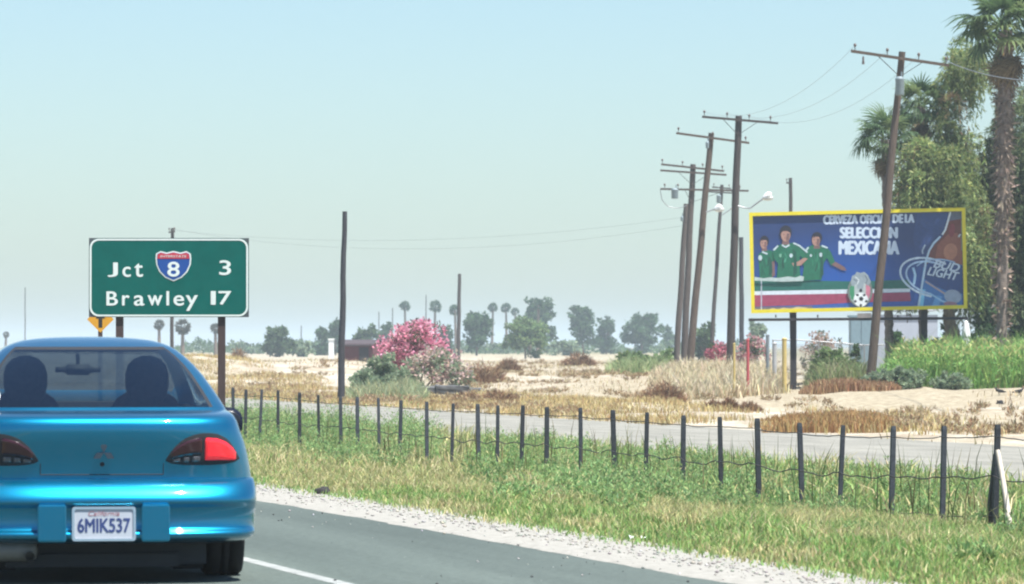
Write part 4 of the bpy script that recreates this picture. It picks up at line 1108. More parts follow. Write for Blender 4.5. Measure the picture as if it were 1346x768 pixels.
for px, py0, py1, wp, Y, lab in ((635, 474, 506, 56, 205, 'dry brown brush right of the dark rubble'), (655, 511, 531, 54, 152, 'low dead brown brush beyond the left part of the fence'), (616, 514, 532, 46, 150, 'dead brown brush below the pale bush'), (872, 499, 527, 54, 150, 'rounded dead brown bush beside the white rock'), (938, 525, 538, 24, 133, 'small dead weed left of the red pipe'), (958, 522, 537, 20, 134, 'small dead weed tuft below the red pipe'), (985, 527, 538, 30, 134, 'flat dead weed below the white block'), (668, 470, 488, 30, 260, 'reddish dry bush near the light green tree'), (760, 462, 478, 40, 300, 'brownish dry bush in front of the far broad tree'), (313, 459, 472, 18, 300, 'tiny brown bush right of the sign post')):
    s = FPX / Y; base = stand(px, Y); root = empty('dead_bush', base, lab, 'shrub', 'dead brush on the sandy field')
    top = max(.15, EYE - (py0 - HY) / s - base.z); W = wp / s; n = 1100
    a = rng.uniform(0, 6.283, n); rr = W * .5 * np.sqrt(rng.random(n)); z = top * .8 * (1 - (rr / (W * .5)) ** 2) * rng.random(n)
    P = np.stack([np.cos(a) * rr, np.sin(a) * rr * .8, z], 1); d = np.stack([np.cos(a) * rr / W, np.sin(a) * rr / W, np.full(n, .45)], 1) + rng.normal(0, .35, (n, 3))
    o = link('twigs', leaf_mesh('twigs', P, d, top * .45 * rng.uniform(.6, 1.3, n), .03 * Y / 150, pal(n, [(.22, .12, .065), (.30, .18, .10), (.16, .09, .055), (.38, .27, .16)])), M_DRY, root); o['kind'] = 'stuff'
    mb = MB()
    for i in range(7):
        q = random.uniform(0, 6.283); mb.tube([(0, 0, -.05), (math.cos(q) * W * .2, math.sin(q) * W * .2, top * .4), (math.cos(q) * W * .35, math.sin(q) * W * .35, top * .7)], [.025, .018, .008], 4)
    mb.build('stems', M_BARK, root)

# ------------------------------------------------------------------ big drooping trees at the right
def weeping_tree(px, Y, blobs_px, label, K, colours, trunks):
    s = FPX / Y; base = stand(px, Y)
    root = empty('weeping_tree', base, label, 'tree', 'tall drooping trees behind the billboard')
    blobs = [(np.array([(cx - px) / s, dy, EYE - (cy - HY) / s - base.z]), np.array([rx / s, dp, ry / s])) for cx, cy, rx, ry, dy, dp in blobs_px]
    vol = np.array([b[1].prod() for b in blobs]); bi = rng.choice(len(blobs), K, p=vol / vol.sum())
    u_ = unit(rng.normal(size=(K, 3))) * (rng.random(K) ** .4)[:, None]
    cen = np.array([blobs[i][0] for i in bi]) + u_ * np.array([blobs[i][1] for i in bi])
    pos, dr, col = [], [], []
    for c in cen:
        ct = max(.45, rng.normal(1, .27)); ns = rng.integers(7, 12); dry = rng.random() < .04
        for _ in range(ns):
            a = rng.uniform(0, 6.283); out = rng.uniform(.25, .8); Ld = rng.uniform(.7, 2.0); k = int(Ld * 20)
            t = np.sort(rng.random(k))
            p = c + np.stack([np.cos(a) * out * (1 - (1 - t) ** 2), np.sin(a) * out * (1 - (1 - t) ** 2), .35 * np.sin(t * 2.2) - Ld * t ** 1.5], 1)
            d = np.stack([np.cos(a) * .35 * np.ones(k), np.sin(a) * .35 * np.ones(k), .2 - 1.2 * t], 1) + rng.normal(0, .38, (k, 3))
            pos.append(p); dr.append(d); col.append(pal(k, colours if not dry else [(.22, .17, .09), (.28, .2, .11)], None, .16) * ct)
    pos, dr, col = np.concatenate(pos), np.concatenate(dr), np.clip(np.concatenate(col), .008, .5)
    pos[:, 2] = np.maximum(pos[:, 2], .3); n = len(pos)
    o = link('crown', leaf_mesh('crown', pos, dr, .22 * rng.uniform(.6, 1.4, n), .050 * rng.uniform(.7, 1.3, n), col), M_LEAF, root); o['kind'] = 'stuff'
    mb = MB()
    for x0, x1, ztop, r in trunks:
        a = Vector(((x0 - px) / s, random.uniform(-.5, .5), -.4)); c = Vector(((x1 - px) / s, random.uniform(-1, 1), ztop))
        mb.tube([a, a.lerp(c, .3) + Vector((.25, 0, 0)), a.lerp(c, .65) + Vector((-.2, .2, 0)), c], [r, r * .8, r * .55, r * .2], 9)
        for _ in range(5):
            t = random.uniform(.35, .9); q = a.lerp(c, t); e_ = Vector(cen[rng.integers(0, K)])
            mb.tube([q, q.lerp(e_, .5) + Vector((0, 0, .3)), e_], [r * .22, r * .13, .02], 6)
    mb.build('trunk', M_BARK, root)
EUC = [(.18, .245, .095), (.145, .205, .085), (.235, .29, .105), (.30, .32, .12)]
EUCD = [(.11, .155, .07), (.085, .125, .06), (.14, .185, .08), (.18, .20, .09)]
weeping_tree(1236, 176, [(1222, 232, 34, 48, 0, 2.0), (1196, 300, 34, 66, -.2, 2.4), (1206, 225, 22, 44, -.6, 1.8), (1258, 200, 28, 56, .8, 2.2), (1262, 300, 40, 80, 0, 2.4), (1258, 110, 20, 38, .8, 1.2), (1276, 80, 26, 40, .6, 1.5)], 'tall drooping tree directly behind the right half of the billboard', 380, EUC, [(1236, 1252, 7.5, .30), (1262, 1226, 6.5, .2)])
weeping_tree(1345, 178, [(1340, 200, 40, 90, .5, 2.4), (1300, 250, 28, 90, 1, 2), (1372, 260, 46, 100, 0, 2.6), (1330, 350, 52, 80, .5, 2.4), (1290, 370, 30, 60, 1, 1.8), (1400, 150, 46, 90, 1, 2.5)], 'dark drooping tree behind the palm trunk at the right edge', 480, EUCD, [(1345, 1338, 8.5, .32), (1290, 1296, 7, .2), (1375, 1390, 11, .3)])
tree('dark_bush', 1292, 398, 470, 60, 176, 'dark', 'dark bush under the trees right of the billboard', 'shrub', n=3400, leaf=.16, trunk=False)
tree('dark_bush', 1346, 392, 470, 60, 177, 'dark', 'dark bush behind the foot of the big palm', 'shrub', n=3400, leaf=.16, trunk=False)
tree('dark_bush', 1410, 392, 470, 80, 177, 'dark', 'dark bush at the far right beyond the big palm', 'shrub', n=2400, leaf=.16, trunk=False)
tree('dark_bush', 1240, 418, 470, 46, 178, 'mid', 'leafy bush below the right end of the billboard', 'shrub', n=1800, leaf=.14, trunk=False)

# ------------------------------------------------------------------ near fan palms
def frond_mesh(seed, droop, colr, sc=1.0):
    """fan leaf: stalk along +X, then a fan of split segments"""
    rd = random.Random(seed); mb = MB(); Lp = .85 * sc
    c0 = colr
    st = [(0, 0, 0), (Lp * .5, 0, .06), (Lp, 0, .02)]
    mb.tube(st, [.03, .022, .015], 5, col=(c0[0] * 1.5, c0[1] * 1.3, c0[2]))
    hub = Vector(st[-1]); K = 19
    for k in range(K):
        a = R(-118 + 236 * k / (K - 1)) + rd.uniform(-.04, .04)
        Ls = (.95 - .25 * abs(a) / 2.1) * sc * rd.uniform(.85, 1.1); w = .085 * sc
        d = Vector((math.cos(a), math.sin(a), 0)); n_ = Vector((-d.y, d.x, 0))
        cup = .22 * math.cos(a * .7)
        P = []
        for t, ww in ((0, .25), (.35, 1.0), (.7, .75), (1.0, .06)):
            p = hub + d * Ls * t + Vector((0, 0, cup * t * .8 - droop * 1.1 * t ** 2.2))
            if t == 1.0: p += Vector((0, 0, -.12 * sc * droop))
            P.append((p, ww))
        j = rd.uniform(.75, 1.25); col = tuple(c * j for c in c0)
        for (p, a_), (q, b_) in zip(P[:-1], P[1:]):
            mb.poly([p - n_ * w * a_ * .5, p + n_ * w * a_ * .5 , q + n_ * w * b_ * .5, q - n_ * w * b_ * .5], col)
    return mb.mesh('frond')
FR = [frond_mesh(i, dr, c) for i, (dr, c) in enumerate([(.25, (.09, .15, .06)), (.45, (.11, .17, .065)), (.7, (.075, .13, .055)), (.35, (.15, .20, .08)), (.55, (.085, .145, .07))])]
FD = [frond_mesh(10 + i, 1.0, c) for i, c in enumerate([(.20, .15, .085), (.15, .11, .065)])]
for me in FR: me.materials.append(M_LEAF)
for me in FD: me.materials.append(M_DRY)
M_PALMBARK = plain('palm_bark', (.19, .15, .125), .9, var=.5, scale=3, stretch=(2, 2, 6), bump=1.0)
M_PALMPALE = plain('pale_palm_bark', (.30, .235, .185), .9, var=.35, scale=3, stretch=(2, 2, 6), bump=.8)
def near_palm(px_foot, Y, head, scale, nf, label, r0, r1, shag, dead=14, bend=0.0):
    s = FPX / Y; base = stand(px_foot, Y)
    root = empty('tall_fan_palm', base, label, 'palm tree', 'fan palms beside the billboard')
    h = at(head[0], head[1], Y) - base; H = h.z
    mb = MB(); rows = []
    k = 60
    for i in range(k + 1):
        t = i / k; z = -.4 + (H + .4) * t; x = h.x * t + bend * math.sin(math.pi * t)
        rr = r0 + (r1 - r0) * t + (.03 if i % 2 else 0) + (shag * sm(.42, .62, t))
        rows.append([(x + rr * math.cos(q) * random.uniform(.9, 1.1), rr * math.sin(q) * random.uniform(.9, 1.1), z + random.uniform(-.03, .03)) for q in [2 * math.pi * j / 12 for j in range(12)]])
    mb.grid(rows, closed=True)
    mb.build('trunk', M_PALMBARK, root)
    if shag:                                   # old leaf bases left on the trunk
        n = 900; t = rng.uniform(.40, .97, n); a = rng.uniform(0, 6.283, n); rr = r0 + (r1 - r0) * t + shag * .7
        P = np.stack([h.x * t + bend * np.sin(np.pi * t) + np.cos(a) * rr, np.sin(a) * rr, H * t], 1)
        d = np.stack([np.cos(a) * .45, np.sin(a) * .45, rng.uniform(-1.2, .2, n)], 1)
        o = link('leaf_bases', leaf_mesh('leaf_bases', P, d, .34 * rng.uniform(.6, 1.3, n), .08, pal(n, [(.21, .165, .125), (.15, .115, .09), (.30, .24, .18)])), M_DRY, root); o['kind'] = 'stuff'
        n = 260; t = rng.uniform(.02, .45, n); a = rng.uniform(0, 6.283, n); rr = r0 + .02
        P = np.stack([h.x * t + bend * np.sin(np.pi * t) + np.cos(a) * rr, np.sin(a) * rr, H * t], 1)
        d = np.stack([np.cos(a) * .5, np.sin(a) * .5, rng.uniform(-.6, .6, n)], 1)
        o = link('pale_bark_flakes', leaf_mesh('pale_bark_flakes', P, d, .26 * rng.uniform(.6, 1.3, n), .12, pal(n, [(.36, .29, .23), (.28, .21, .16), (.16, .11, .09)])), M_DRY, root); o['kind'] = 'stuff'
    for i in range(nf + dead):
        dd = i >= nf
        az = 2.39996 * i + random.uniform(-.2, .2)
        el = R(random.uniform(-85, -55)) if dd else R(82 - 118 * (i / nf) ** .8 + random.uniform(-8, 8))
        me = random.choice(FD if dd else FR)
        o = link('dead_frond' if dd else 'frond', me, None, root)
        sc_ = scale * random.uniform(.85, 1.12) * (.8 if dd else 1)
        o.location = (h.x + .10 * math.cos(az), .10 * math.sin(az), H + (.1 - .5 * dd) * scale + random.uniform(-.15, .1) * scale)
        o.rotation_euler = (random.uniform(-.4, .4), -el, az)
        o.scale = (sc_, sc_, sc_)
near_palm(1316, 163, (1322, 40), 1.12, 40, 'big fan palm with shaggy trunk at the right edge', .18, .19, .05, 13)
near_palm(1170, 177, (1164, 184), .84, 30, 'short fan palm behind the leaning pole above the billboard', .16, .15, 0, 10)
near_palm(1214, 178, (1211, 140), .80, 28, 'fan palm between the leaning pole top and the drooping tree', .16, .15, 0, 8)

# ------------------------------------------------------------------ small things around the billboard and in the field
def pipe(name, px, py0, py1, Y, r, mat, label, cat, cap=True, group=None, lean=0.0):
    a = stand(px, Y); top = EYE - (py0 - HY) / FPX * Y - a.z
    root = empty(name, a, label, cat, group)
    mb = MB(); mb.tube([(0, 0, -.3), (lean * .5, 0, top * .5), (lean, 0, top)], r, 10); mb.build('shaft', mat, root)
    mb = MB(); mb.ball((lean, 0, top), (r * 1.15, r * 1.15, r * .7), 10, 5); mb.build('cap', mat, root)
    return root
M_RED = plain('faded_red_paint', (.42, .075, .085), .5, var=.15)
M_YP = plain('faded_yellow_paint', (.50, .38, .14), .6, var=.2)
rp_ = pipe('marker_pipe', 983, 447, 509, 162, .055, M_RED, 'red standing pipe on a pale concrete foot', 'pipe')
mb = MB(); mb.tube([(-.26, 0, .02), (.26, 0, .02)], .05, 8); mb.build('foot_bar', M_RED, rp_)
pipe('bollard', 965, 452, 511, 162, .045, M_YP, 'thin yellow marker post left of the red pipe', 'bollard', group='yellow bollards')
pipe('bollard', 1031, 446, 513, 161, .085, M_YP, 'thick yellow bollard beside the left post of the billboard', 'bollard', group='yellow bollards')
pipe('vent_pipe', 1009, 441, 482, 178, .07, plain('grey_paint', (.20, .23, .25), .6), 'grey vertical pipe between the red pipe and the yellow bollard', 'pipe', group='grey pipes')
pipe('vent_pipe', 1018, 452, 482, 180, .09, plain('pale_grey_paint', (.42, .42, .42), .6), 'pale grey pipe left of the yellow bollard', 'pipe', group='grey pipes')
M_CONC = plain('pale_concrete', (.62, .59, .53), .9, var=.15, scale=6, bump=.5)
def rock(name, px, py, Y, size, mat, label, cat='rock', seed=0):
    a = stand(px, Y); a.z = hgt(a.x, a.y)
    bm = bmesh.new(); bmesh.ops.create_icosphere(bm, subdivisions=3, radius=1)
    for v in bm.verts:
        k = 1 + .30 * noise.noise(v.co * 1.3 + Vector((seed, 0, 0))) + .10 * noise.noise(v.co * 4 + Vector((0, seed, 0)))
        v.co = Vector((v.co.x * size[0] * k, v.co.y * size[1] * k, v.co.z * size[2] * k + size[2] * .55))
    me = bpy.data.meshes.new(name); bm.to_mesh(me); bm.free()
    o = link(name, me, mat, loc=a); return tag(o, label, cat)
rock('rock', 898, 506, 168, (.34, .3, .2), M_CONC, 'white rounded rock right of the dead brown bush', seed=2)
mb = MB(); mb.box((0, 0, .12), (.80, .6, .5), taper=.9); mb.box((-.62, -.05, .04), (.5, .5, .26), taper=.8)
tag(mb.build('concrete_block', M_CONC, loc=stand(992, 163.2)), 'pale broken concrete block behind the foot of the red pipe', 'concrete')
# rubble under the pale bush
M_RUB = plain('dark_weathered_slab', (.085, .085, .085), .9, var=.4, scale=5, bump=.4)
rub = [(572, 486, 178, (1.5, .8, .35), .1), (608, 484, 180, (1.5, .7, .3), -.08), (594, 495, 174, (1.3, .7, .35), .05), (633, 487, 183, (.9, .6, .25), .12)]
for (px, py, Y, s_, rz), lab in zip(rub, ('dark slab of rubble at the left end under the pale bush', 'dark slab of rubble behind the middle of the heap', 'lowest dark slab at the front of the rubble', 'small dark slab at the right end of the rubble')):
    a = stand(px, Y)
    bm = bmesh.new(); bmesh.ops.create_cube(bm, size=1)
    bmesh.ops.subdivide_edges(bm, edges=bm.edges[:], cuts=3, use_grid_fill=True)
    for v in bm.verts: v.co = Vector((v.co.x * s_[0], v.co.y * s_[1], (v.co.z + .42) * s_[2])) + Vector([.06 * noise.noise(v.co * 3 + Vector((px, k * 5, 0))) for k in range(3)])
    me = bpy.data.meshes.new('rubble_slab'); bm.to_mesh(me); bm.free()
    o = link('rubble_slab', me, M_RUB, loc=a); o.rotation_euler = (.06, rz * .6, rz)
    tag(o, lab, 'rubble', 'dark rubble slabs')
# white post and dark red shed left of the pink bush
a = stand(435.5, 300); ht = EYE - (447 - HY) / 20 - a.z
root = empty('white_pillar', a, 'short white pillar left of the bare thick pole', 'pillar')
mb = MB(); mb.box((0, 0, ht / 2 - .1), (.34, .34, ht + .2)); mb.build('shaft', M_WHITE, root)
mb = MB(); mb.box((0, 0, ht + .04), (.42, .42, .10)); mb.build('cap', M_WHITE, root)
a = stand(476, 320); s = FPX / 320.0; ht = EYE - (449 - HY) / s - a.z
root = empty('red_shed', a, 'low dark red shed behind the bare thick pole', 'shed', rz=R(-14))
M_SHED = plain('dark_red_boards', (.11, .03, .035), .8, var=.3, scale=3, stretch=(8, 8, .5))
w = 2.3
mb = MB(); mb.box((0, 0, ht * .45 - .1), (w, 2.6, ht * .9 + .2)); mb.build('wall', M_SHED, root)
mb = MB()
for sx in (-1, 1): mb.poly([(-w / 2 - .12, sx * 1.45, ht * .86), (w / 2 + .12, sx * 1.45, ht * .86), (w / 2 + .12, 0, ht * 1.08), (-w / 2 - .12, 0, ht * 1.08)])
for sx in (-1, 1): mb.poly([(-w / 2 - .12, sx * 1.45, ht * .80), (w / 2 + .12, sx * 1.45, ht * .80), (w / 2 + .12, sx * 1.45, ht * .86), (-w / 2 - .12, sx * 1.45, ht * .86)])
mb.build('roof', plain('dark_roofing', (.06, .045, .05), .8), root)
mb = MB(); mb.box((.5, -1.31, ht * .38), (.7, .04, ht * .74)); mb.build('door', plain('dark_door', (.035, .03, .035), .8), root)
# pale building, blue grey cabinet and chain link fence behind the billboard
a = stand(1186, 232); s = FPX / 232.0; ht = EYE - (414 - HY) / s - a.z
root = empty('pale_building', a, 'pale flat roofed building seen under the right half of the billboard', 'building')
mb = MB(); mb.box((0, 3, ht / 2 - .2), (3.6, 6, ht + .4)); mb.build('wall', plain('pale_render', (.36, .39, .45), .9, var=.06, scale=2), root)
mb = MB(); mb.box((0, 3, ht + .29), (3.9, 6.3, .16)); mb.build('roof', plain('pale_roof_edge', (.5, .52, .55), .8), root)
a = stand(1131, 204); s = FPX / 204.0; ht = EYE - (417 - HY) / s - a.z
root = empty('metal_cabinet', a, 'tall blue grey metal cabinet left of the leaning pole', 'cabinet')
M_CAB = plain('blue_grey_paint', (.19, .27, .31), .5, var=.08)
mb = MB(); mb.box((0, 0, ht / 2 - .15), (.98, .9, ht + .3)); mb.build('housing', M_CAB, root)
mb = MB(); mb.box((0, 0, ht + .04), (1.1, 1.02, .09)); mb.build('lid', M_CAB, root)
for sx in (-1, 1):
    mb = MB(); mb.box((sx * .235, -.462, ht * .55), (.44, .02, ht * .8)); d_ = mb.build('door', M_CAB, root)
    mb = MB(); mb.box((sx * .06, -.485, ht * .55), (.03, .03, .16)); mb.build('handle', M_STEEL, d_)
root = empty('chain_link_fence', stand(1110, 188), 'grey chain link fence with top rail under the billboard', 'fence')
o0 = root.location
ends = [stand(px, 188) for px in (1016, 1046, 1076, 1106, 1136, 1166, 1196, 1226)]
for p in ends:
    mb = MB(); mb.tube([p - o0 + Vector((0, 0, -.3)), p - o0 + Vector((0, 0, 1.62))], .032, 7); mb.build('post', M_STEEL, root)
mb = MB(); mb.tube([p - o0 + Vector((0, 0, 1.60)) for p in ends], .028, 7); mb.build('top_rail', M_STEEL, root)
mb = MB(); a, c = ends[0] - o0, ends[-1] - o0; Lx = c.x - a.x; st = .085; H = 1.55; k = 0
M_MESH = plain('chain_link_wire', (.30, .31, .31), .5, metal=.5)
x = a.x - H
while x < c.x:
    for sg in (1, -1):
        x0, z0, x1, z1 = (x, 0, x + H, H) if sg > 0 else (x + H, 0, x, H)
        def clip(xx, zz, ox, oz):
            if xx < a.x: tt = (a.x - xx) / (ox - xx); return a.x, zz + (oz - zz) * tt
            if xx > c.x: tt = (c.x - xx) / (ox - xx); return c.x, zz + (oz - zz) * tt
            return xx, zz
        if max(x0, x1) > a.x and min(x0, x1) < c.x:
            (p0, q0), (p1, q1) = clip(x0, z0, x1, z1), clip(x1, z1, x0, z0)
            mb.bar((p0, .02 * sg, q0 + .03), (p1, .02 * sg, q1 + .03), .008)
    x += st
o = mb.build('wire_mesh', M_MESH, root); o['kind'] = 'stuff'
# white sheet on a drum behind the reeds
a = stand(1270, 171); zt = EYE - (421 - HY) / FPX * 171 - a.z
bm = bmesh.new(); bmesh.ops.create_uvsphere(bm, u_segments=20, v_segments=12, radius=1)
for v in bm.verts:
    t = (v.co.z + 1) / 2; v.co.x, v.co.y = [q / max(.2, math.sqrt(max(0, 1 - v.co.z ** 2))) * min(1, (1 - t) * 5) ** .5 for q in (v.co.x, v.co.y)]; k = 1 + .16 * noise.noise(v.co * 2.3) + .1 * math.sin(math.atan2(v.co.y, v.co.x) * 5) * (1 - t)
    v.co = Vector((v.co.x * .17 * k, v.co.y * .17 * k, t * zt))
me = bpy.data.meshes.new('draped_sheet'); bm.to_mesh(me); bm.free()
o = link('draped_sheet', me, plain('white_cloth', (.72, .72, .70), .9, var=.08), None, True, a)
tag(o, 'small white draped sheet showing over the tall green grass', 'sheet')

# birds on the sandy bank
M_BIRD = plain('black_feathers', (.014, .013, .016), .6, var=.3)
M_BEAK = plain('dark_beak', (.04, .035, .03), .5)
def bird(px, py, rz, peck, label):
    p = on_ground(px, py + 4)
    root = empty('bird', p, label, 'bird', 'black birds on the ground', rz)
    bm = bmesh.new()
    V = {}
    def vv(k, co, r): V[k] = (bm.verts.new(co), r); return V[k][0]
    hd = (.115, 0, .235) if not peck else (.16, 0, .10)
    chain = [('tail', (-.27, 0, .10 if not peck else .2), .010), ('rump', (-.11, 0, .135), .032), ('body', (.0, 0, .15), .056), ('breast', (.07, 0, .16), .050), ('neck', (.10, 0, .20) if not peck else (.125, 0, .13), .030), ('head', hd, .031), ('beak', (hd[0] + .065, 0, hd[2] - .008 - .03 * peck), .006)]
    prev = None
    for k, co, r in chain:
        x = vv(k, co, r)
        if prev: bm.edges.new((prev, x))
        prev = x
    for s_ in (-1, 1):
        q = V['body'][0]
        for i, (co, r) in enumerate((((.0, s_ * .035, .09), .012), ((-.012, s_ * .035, .045), .006), ((.0, s_ * .035, .004), .005), ((.04, s_ * .045, .003), .004))):
            x = vv(f'l{s_}{i}', co, r); bm.edges.new((q, x)); q = x
    me = bpy.data.meshes.new('bird'); bm.verts.index_update(); rs_ = [None] * len(bm.verts)
    for vert, r in V.values(): rs_[vert.index] = r
    bm.to_mesh(me); bm.free()
    o = link('body', me, M_BIRD, root)
    sk = o.modifiers.new('skin', 'SKIN')
    for i, r in enumerate(rs_): me.skin_vertices[0].data[i].radius = (r, r)
    me.skin_vertices[0].data[2].use_root = True
    sb = o.modifiers.new('sub', 'SUBSURF'); sb.levels = sb.render_levels = 2
    for s_ in (-1, 1):
        mb = MB(); rows = []
        for t in range(7):
            f = t / 6; x = .07 - .30 * f; w = .045 * math.sin(math.pi * min(1, f * .9 + .12)) + .004
            rows.append([(x, s_ * (.045 + .012 * math.sin(math.pi * f)), .155 + w - .12 * f * .5), (x, s_ * (.062 + .008 * math.sin(math.pi * f)), .155 - .06 * f), (x - .01, s_ * .05, .15 - w - .05 * f)])
        mb.grid(rows); mb.build('wing', M_BIRD, root)
bird(1313, 516, R(200), 0, 'black bird standing left on the sandy bank below the tall grass')
bird(1340, 518, R(20), 0, 'black bird at the right edge of the sandy bank')
bird(1315, 531, R(60), 1, 'black bird lower than the other two with its head down')

# litter at the edge of the grass
p = on_ground(838, 711)
bm = bmesh.new(); bmesh.ops.create_grid(bm, x_segments=7, y_segments=6, size=.5)
for v in bm.verts: v.co = Vector((v.co.x * .12, v.co.y * .09, .02 + .03 * noise.noise(v.co * 4) + .02 * noise.noise(v.co * 9)))
me = bpy.data.meshes.new('crumpled_paper'); bm.to_mesh(me); bm.free()
tag(link('crumpled_paper', me, M_WHITE, loc=p), 'crumpled white paper on the gravel edge of the grass', 'litter')
rock('dark_stone', 425, 650, 0, (1, 1, 1), M_RUB, '', seed=4) if False else None
p = on_ground(424, 651)
bm = bmesh.new(); bmesh.ops.create_icosphere(bm, subdivisions=2, radius=1)
for v in bm.verts: k = 1 + .3 * noise.noise(v.co * 2); v.co = Vector((v.co.x * .075 * k, v.co.y * .06 * k, v.co.z * .05 * k + .03))
me = bpy.data.meshes.new('dark_stone'); bm.to_mesh(me); bm.free()
tag(link('dark_stone', me, plain('dark_rubber_scrap', (.03, .028, .028), .9), loc=p), 'dark stone lying on the pale gravel beside the car', 'stone')
# ------------------------------------------------------------------ the blue coupe
CAR_Y = 25.1
cp = at(135, 455, CAR_Y)
HEAD = math.atan((CX + 215.0) / FPX)
car = empty('blue_coupe', (cp.x, cp.y, 0.004), 'metallic blue two door coupe driving ahead with its right brake light glowing', 'car', rz=HEAD)

def paint(name, col, dark=False):
    m, nt, b = nodes_of(name)
    b.inputs['Base Color'].default_value = rgba(col); b.inputs['Metallic'].default_value = .9
    b.inputs['Roughness'].default_value = .32; b.inputs['Coat Weight'].default_value = 1.0; b.inputs['Coat Roughness'].default_value = .04
    L = nt.links.new; N = nt.nodes.new
    tc = N('ShaderNodeTexCoord'); f = N('ShaderNodeTexNoise'); f.inputs['Scale'].default_value = 900; L(tc.outputs['Object'], f.inputs['Vector'])
    d = N('ShaderNodeTexNoise'); d.inputs['Scale'].default_value = 2.5; d.inputs['Detail'].default_value = 6; L(tc.outputs['Object'], d.inputs['Vector'])
    mr = N('ShaderNodeMapRange'); mr.inputs['To Min'].default_value = .30; mr.inputs['To Max'].default_value = .42; L(d.outputs['Fac'], mr.inputs['Value']); L(mr.outputs[0], b.inputs['Roughness'])
    bp = N('ShaderNodeBump'); bp.inputs['Strength'].default_value = .04; bp.inputs['Distance'].default_value = .002; L(f.outputs['Fac'], bp.inputs['Height']); L(bp.outputs[0], b.inputs['Normal'])
    return m
M_BLUE = paint('metallic_blue_paint', (.001, .195, .34))
M_TRIM = plain('black_rubber', (.016, .018, .022), .7, var=.2)
M_INT = plain('dark_cloth', (.045, .05, .06), .9, var=.25, scale=30)
M_TYRE = plain('tyre_rubber', (.016, .016, .018), .85, var=.2, scale=20)
M_RIM = plain('dull_alloy', (.25, .26, .27), .4, metal=.8, var=.1)
M_CHROME = plain('chrome', (.6, .6, .62), .15, metal=1.0, var=.05)

def glass(name, tintc, refl=.06):
    m, nt, b = nodes_of(name)
    L = nt.links.new; N = nt.nodes.new
    t = N('ShaderNodeBsdfTransparent'); t.inputs[0].default_value = rgba(tintc)
    g = N('ShaderNodeBsdfGlossy'); g.inputs['Roughness'].default_value = .03; g.inputs[0].default_value = (.9, .95, 1, 1)
    lw = N('ShaderNodeLayerWeight'); lw.inputs['Blend'].default_value = .35
    mr = N('ShaderNodeMapRange'); mr.inputs['To Min'].default_value = refl; mr.inputs['To Max'].default_value = .9; L(lw.outputs['Fresnel'], mr.inputs['Value'])
    mx = N('ShaderNodeMixShader'); L(mr.outputs[0], mx.inputs[0]); L(t.outputs[0], mx.inputs[1]); L(g.outputs[0], mx.inputs[2])
    L(mx.outputs[0], nt.nodes['Material Output'].inputs['Surface'])
    return m
M_REARGLASS = glass('tinted_rear_glass', (.54, .63, .61), .085)
M_GLASS = glass('window_glass', (.78, .85, .83))

NR, NS, NF = 22, 10, 12
def half_outline(yr, yf, w, cr, cf, n):
    P = []
    for i in range(NR + 1):
        a = math.pi / 2 * i / NR
        P.append((w * math.sin(a) ** (2 / n), yr + cr * (1 - max(0, math.cos(a)) ** (2 / n))))
    for i in range(1, NS):
        P.append((w, yr + cr + (yf - cf - yr - cr) * i / NS))
    for i in range(NF + 1):
        a = math.pi / 2 * i / NF
        P.append((w * max(0, math.cos(a)) ** (2 / n), yf - cf * (1 - math.sin(a) ** (2 / n))))
    return P
def ring(z, yr, yf, w, cr, cf, n, crown=0.0):
    P = half_outline(yr, yf, w, cr, cf, n)
    full = [(x, y, z) for x, y in P] + [(-x, y, z) for x, y in P[-2:0:-1]]
    if crown: full = [(x, y, z - crown * (x / w) ** 2) for x, y, z in full]
    return full
NEXP = 2.9
BODY = [(.215, .10, .80, 4.12), (.235, .05, .825, 4.16), (.30, .04, .845, 4.2), (.42, .04, .855, 4.2), (.50, .04, .86, 4.2), (.560, .050, .858, 4.18), (.575, .048, .855, 4.16), (.590, .045, .852, 4.14), (.62, .042, .848, 4.10), (.70, .024, .832, 3.98), (.77, .008, .812, 3.82), (.83, -.006, .788, 3.62), (.868, -.004, .776, 3.44), (.890, .004, .768, 3.32), (.905, .018, .760, 3.24), (.917, .042, .754, 3.17), (.926, .085, .749, 3.12), (.934, .16, .744, 3.06), (.942, .28, .738, 3.0), (.950, .42, .734, 2.95), (.955, .50, .73, 2.92)]
def lerp_table(T, z):
    if z <= T[0][0]: return T[0][1:]
    for a, c in zip(T[:-1], T[1:]):
        if a[0] <= z <= c[0]:
            t = (z - a[0]) / (c[0] - a[0]); return tuple(p + (q - p) * t for p, q in zip(a[1:], c[1:]))
    return T[-1][1:]
def dense(T, k):
    out = []
    for a, c in zip(T[:-1], T[1:]):
        for i in range(k):
            t = i / k; out.append(tuple(p + (q - p) * t for p, q in zip(a, c)))
    return out + [T[-1]]
CR = .40
def rear_y(x, z, T=BODY):
    yr, w = lerp_table(T, z)[:2]
    f = min(.999, abs(x) / w) ** NEXP
    return yr + CR * (1 - (1 - f) ** (1 / NEXP))
bm = bmesh.new()
rings = [ring(z, yr, yf, w, CR, .55, NEXP) for z, yr, w, yf in BODY]
nouter = len(rings)
rings += [ring(.957, .60, 2.86, .655, .25, .4, NEXP), ring(.93, .64, 2.82, .640, .25, .4, NEXP), ring(.30, .90, 2.70, .56, .25, .4, NEXP)]
vs = [[bm.verts.new(p) for p in r] for r in rings]; n = len(rings[0])
for a in range(len(vs) - 1):
    for b_ in range(n):
        f = bm.faces.new((vs[a][b_], vs[a][(b_ + 1) % n], vs[a + 1][(b_ + 1) % n], vs[a + 1][b_])); f.smooth = True
        f.material_index = 1 if a >= nouter else 0
bm.faces.new(vs[0][::-1]).material_index = 1
bm.faces.new(vs[-1]).material_index = 1
bmesh.ops.recalc_face_normals(bm, faces=bm.faces[:])
me = bpy.data.meshes.new('body'); bm.to_mesh(me); bm.free()
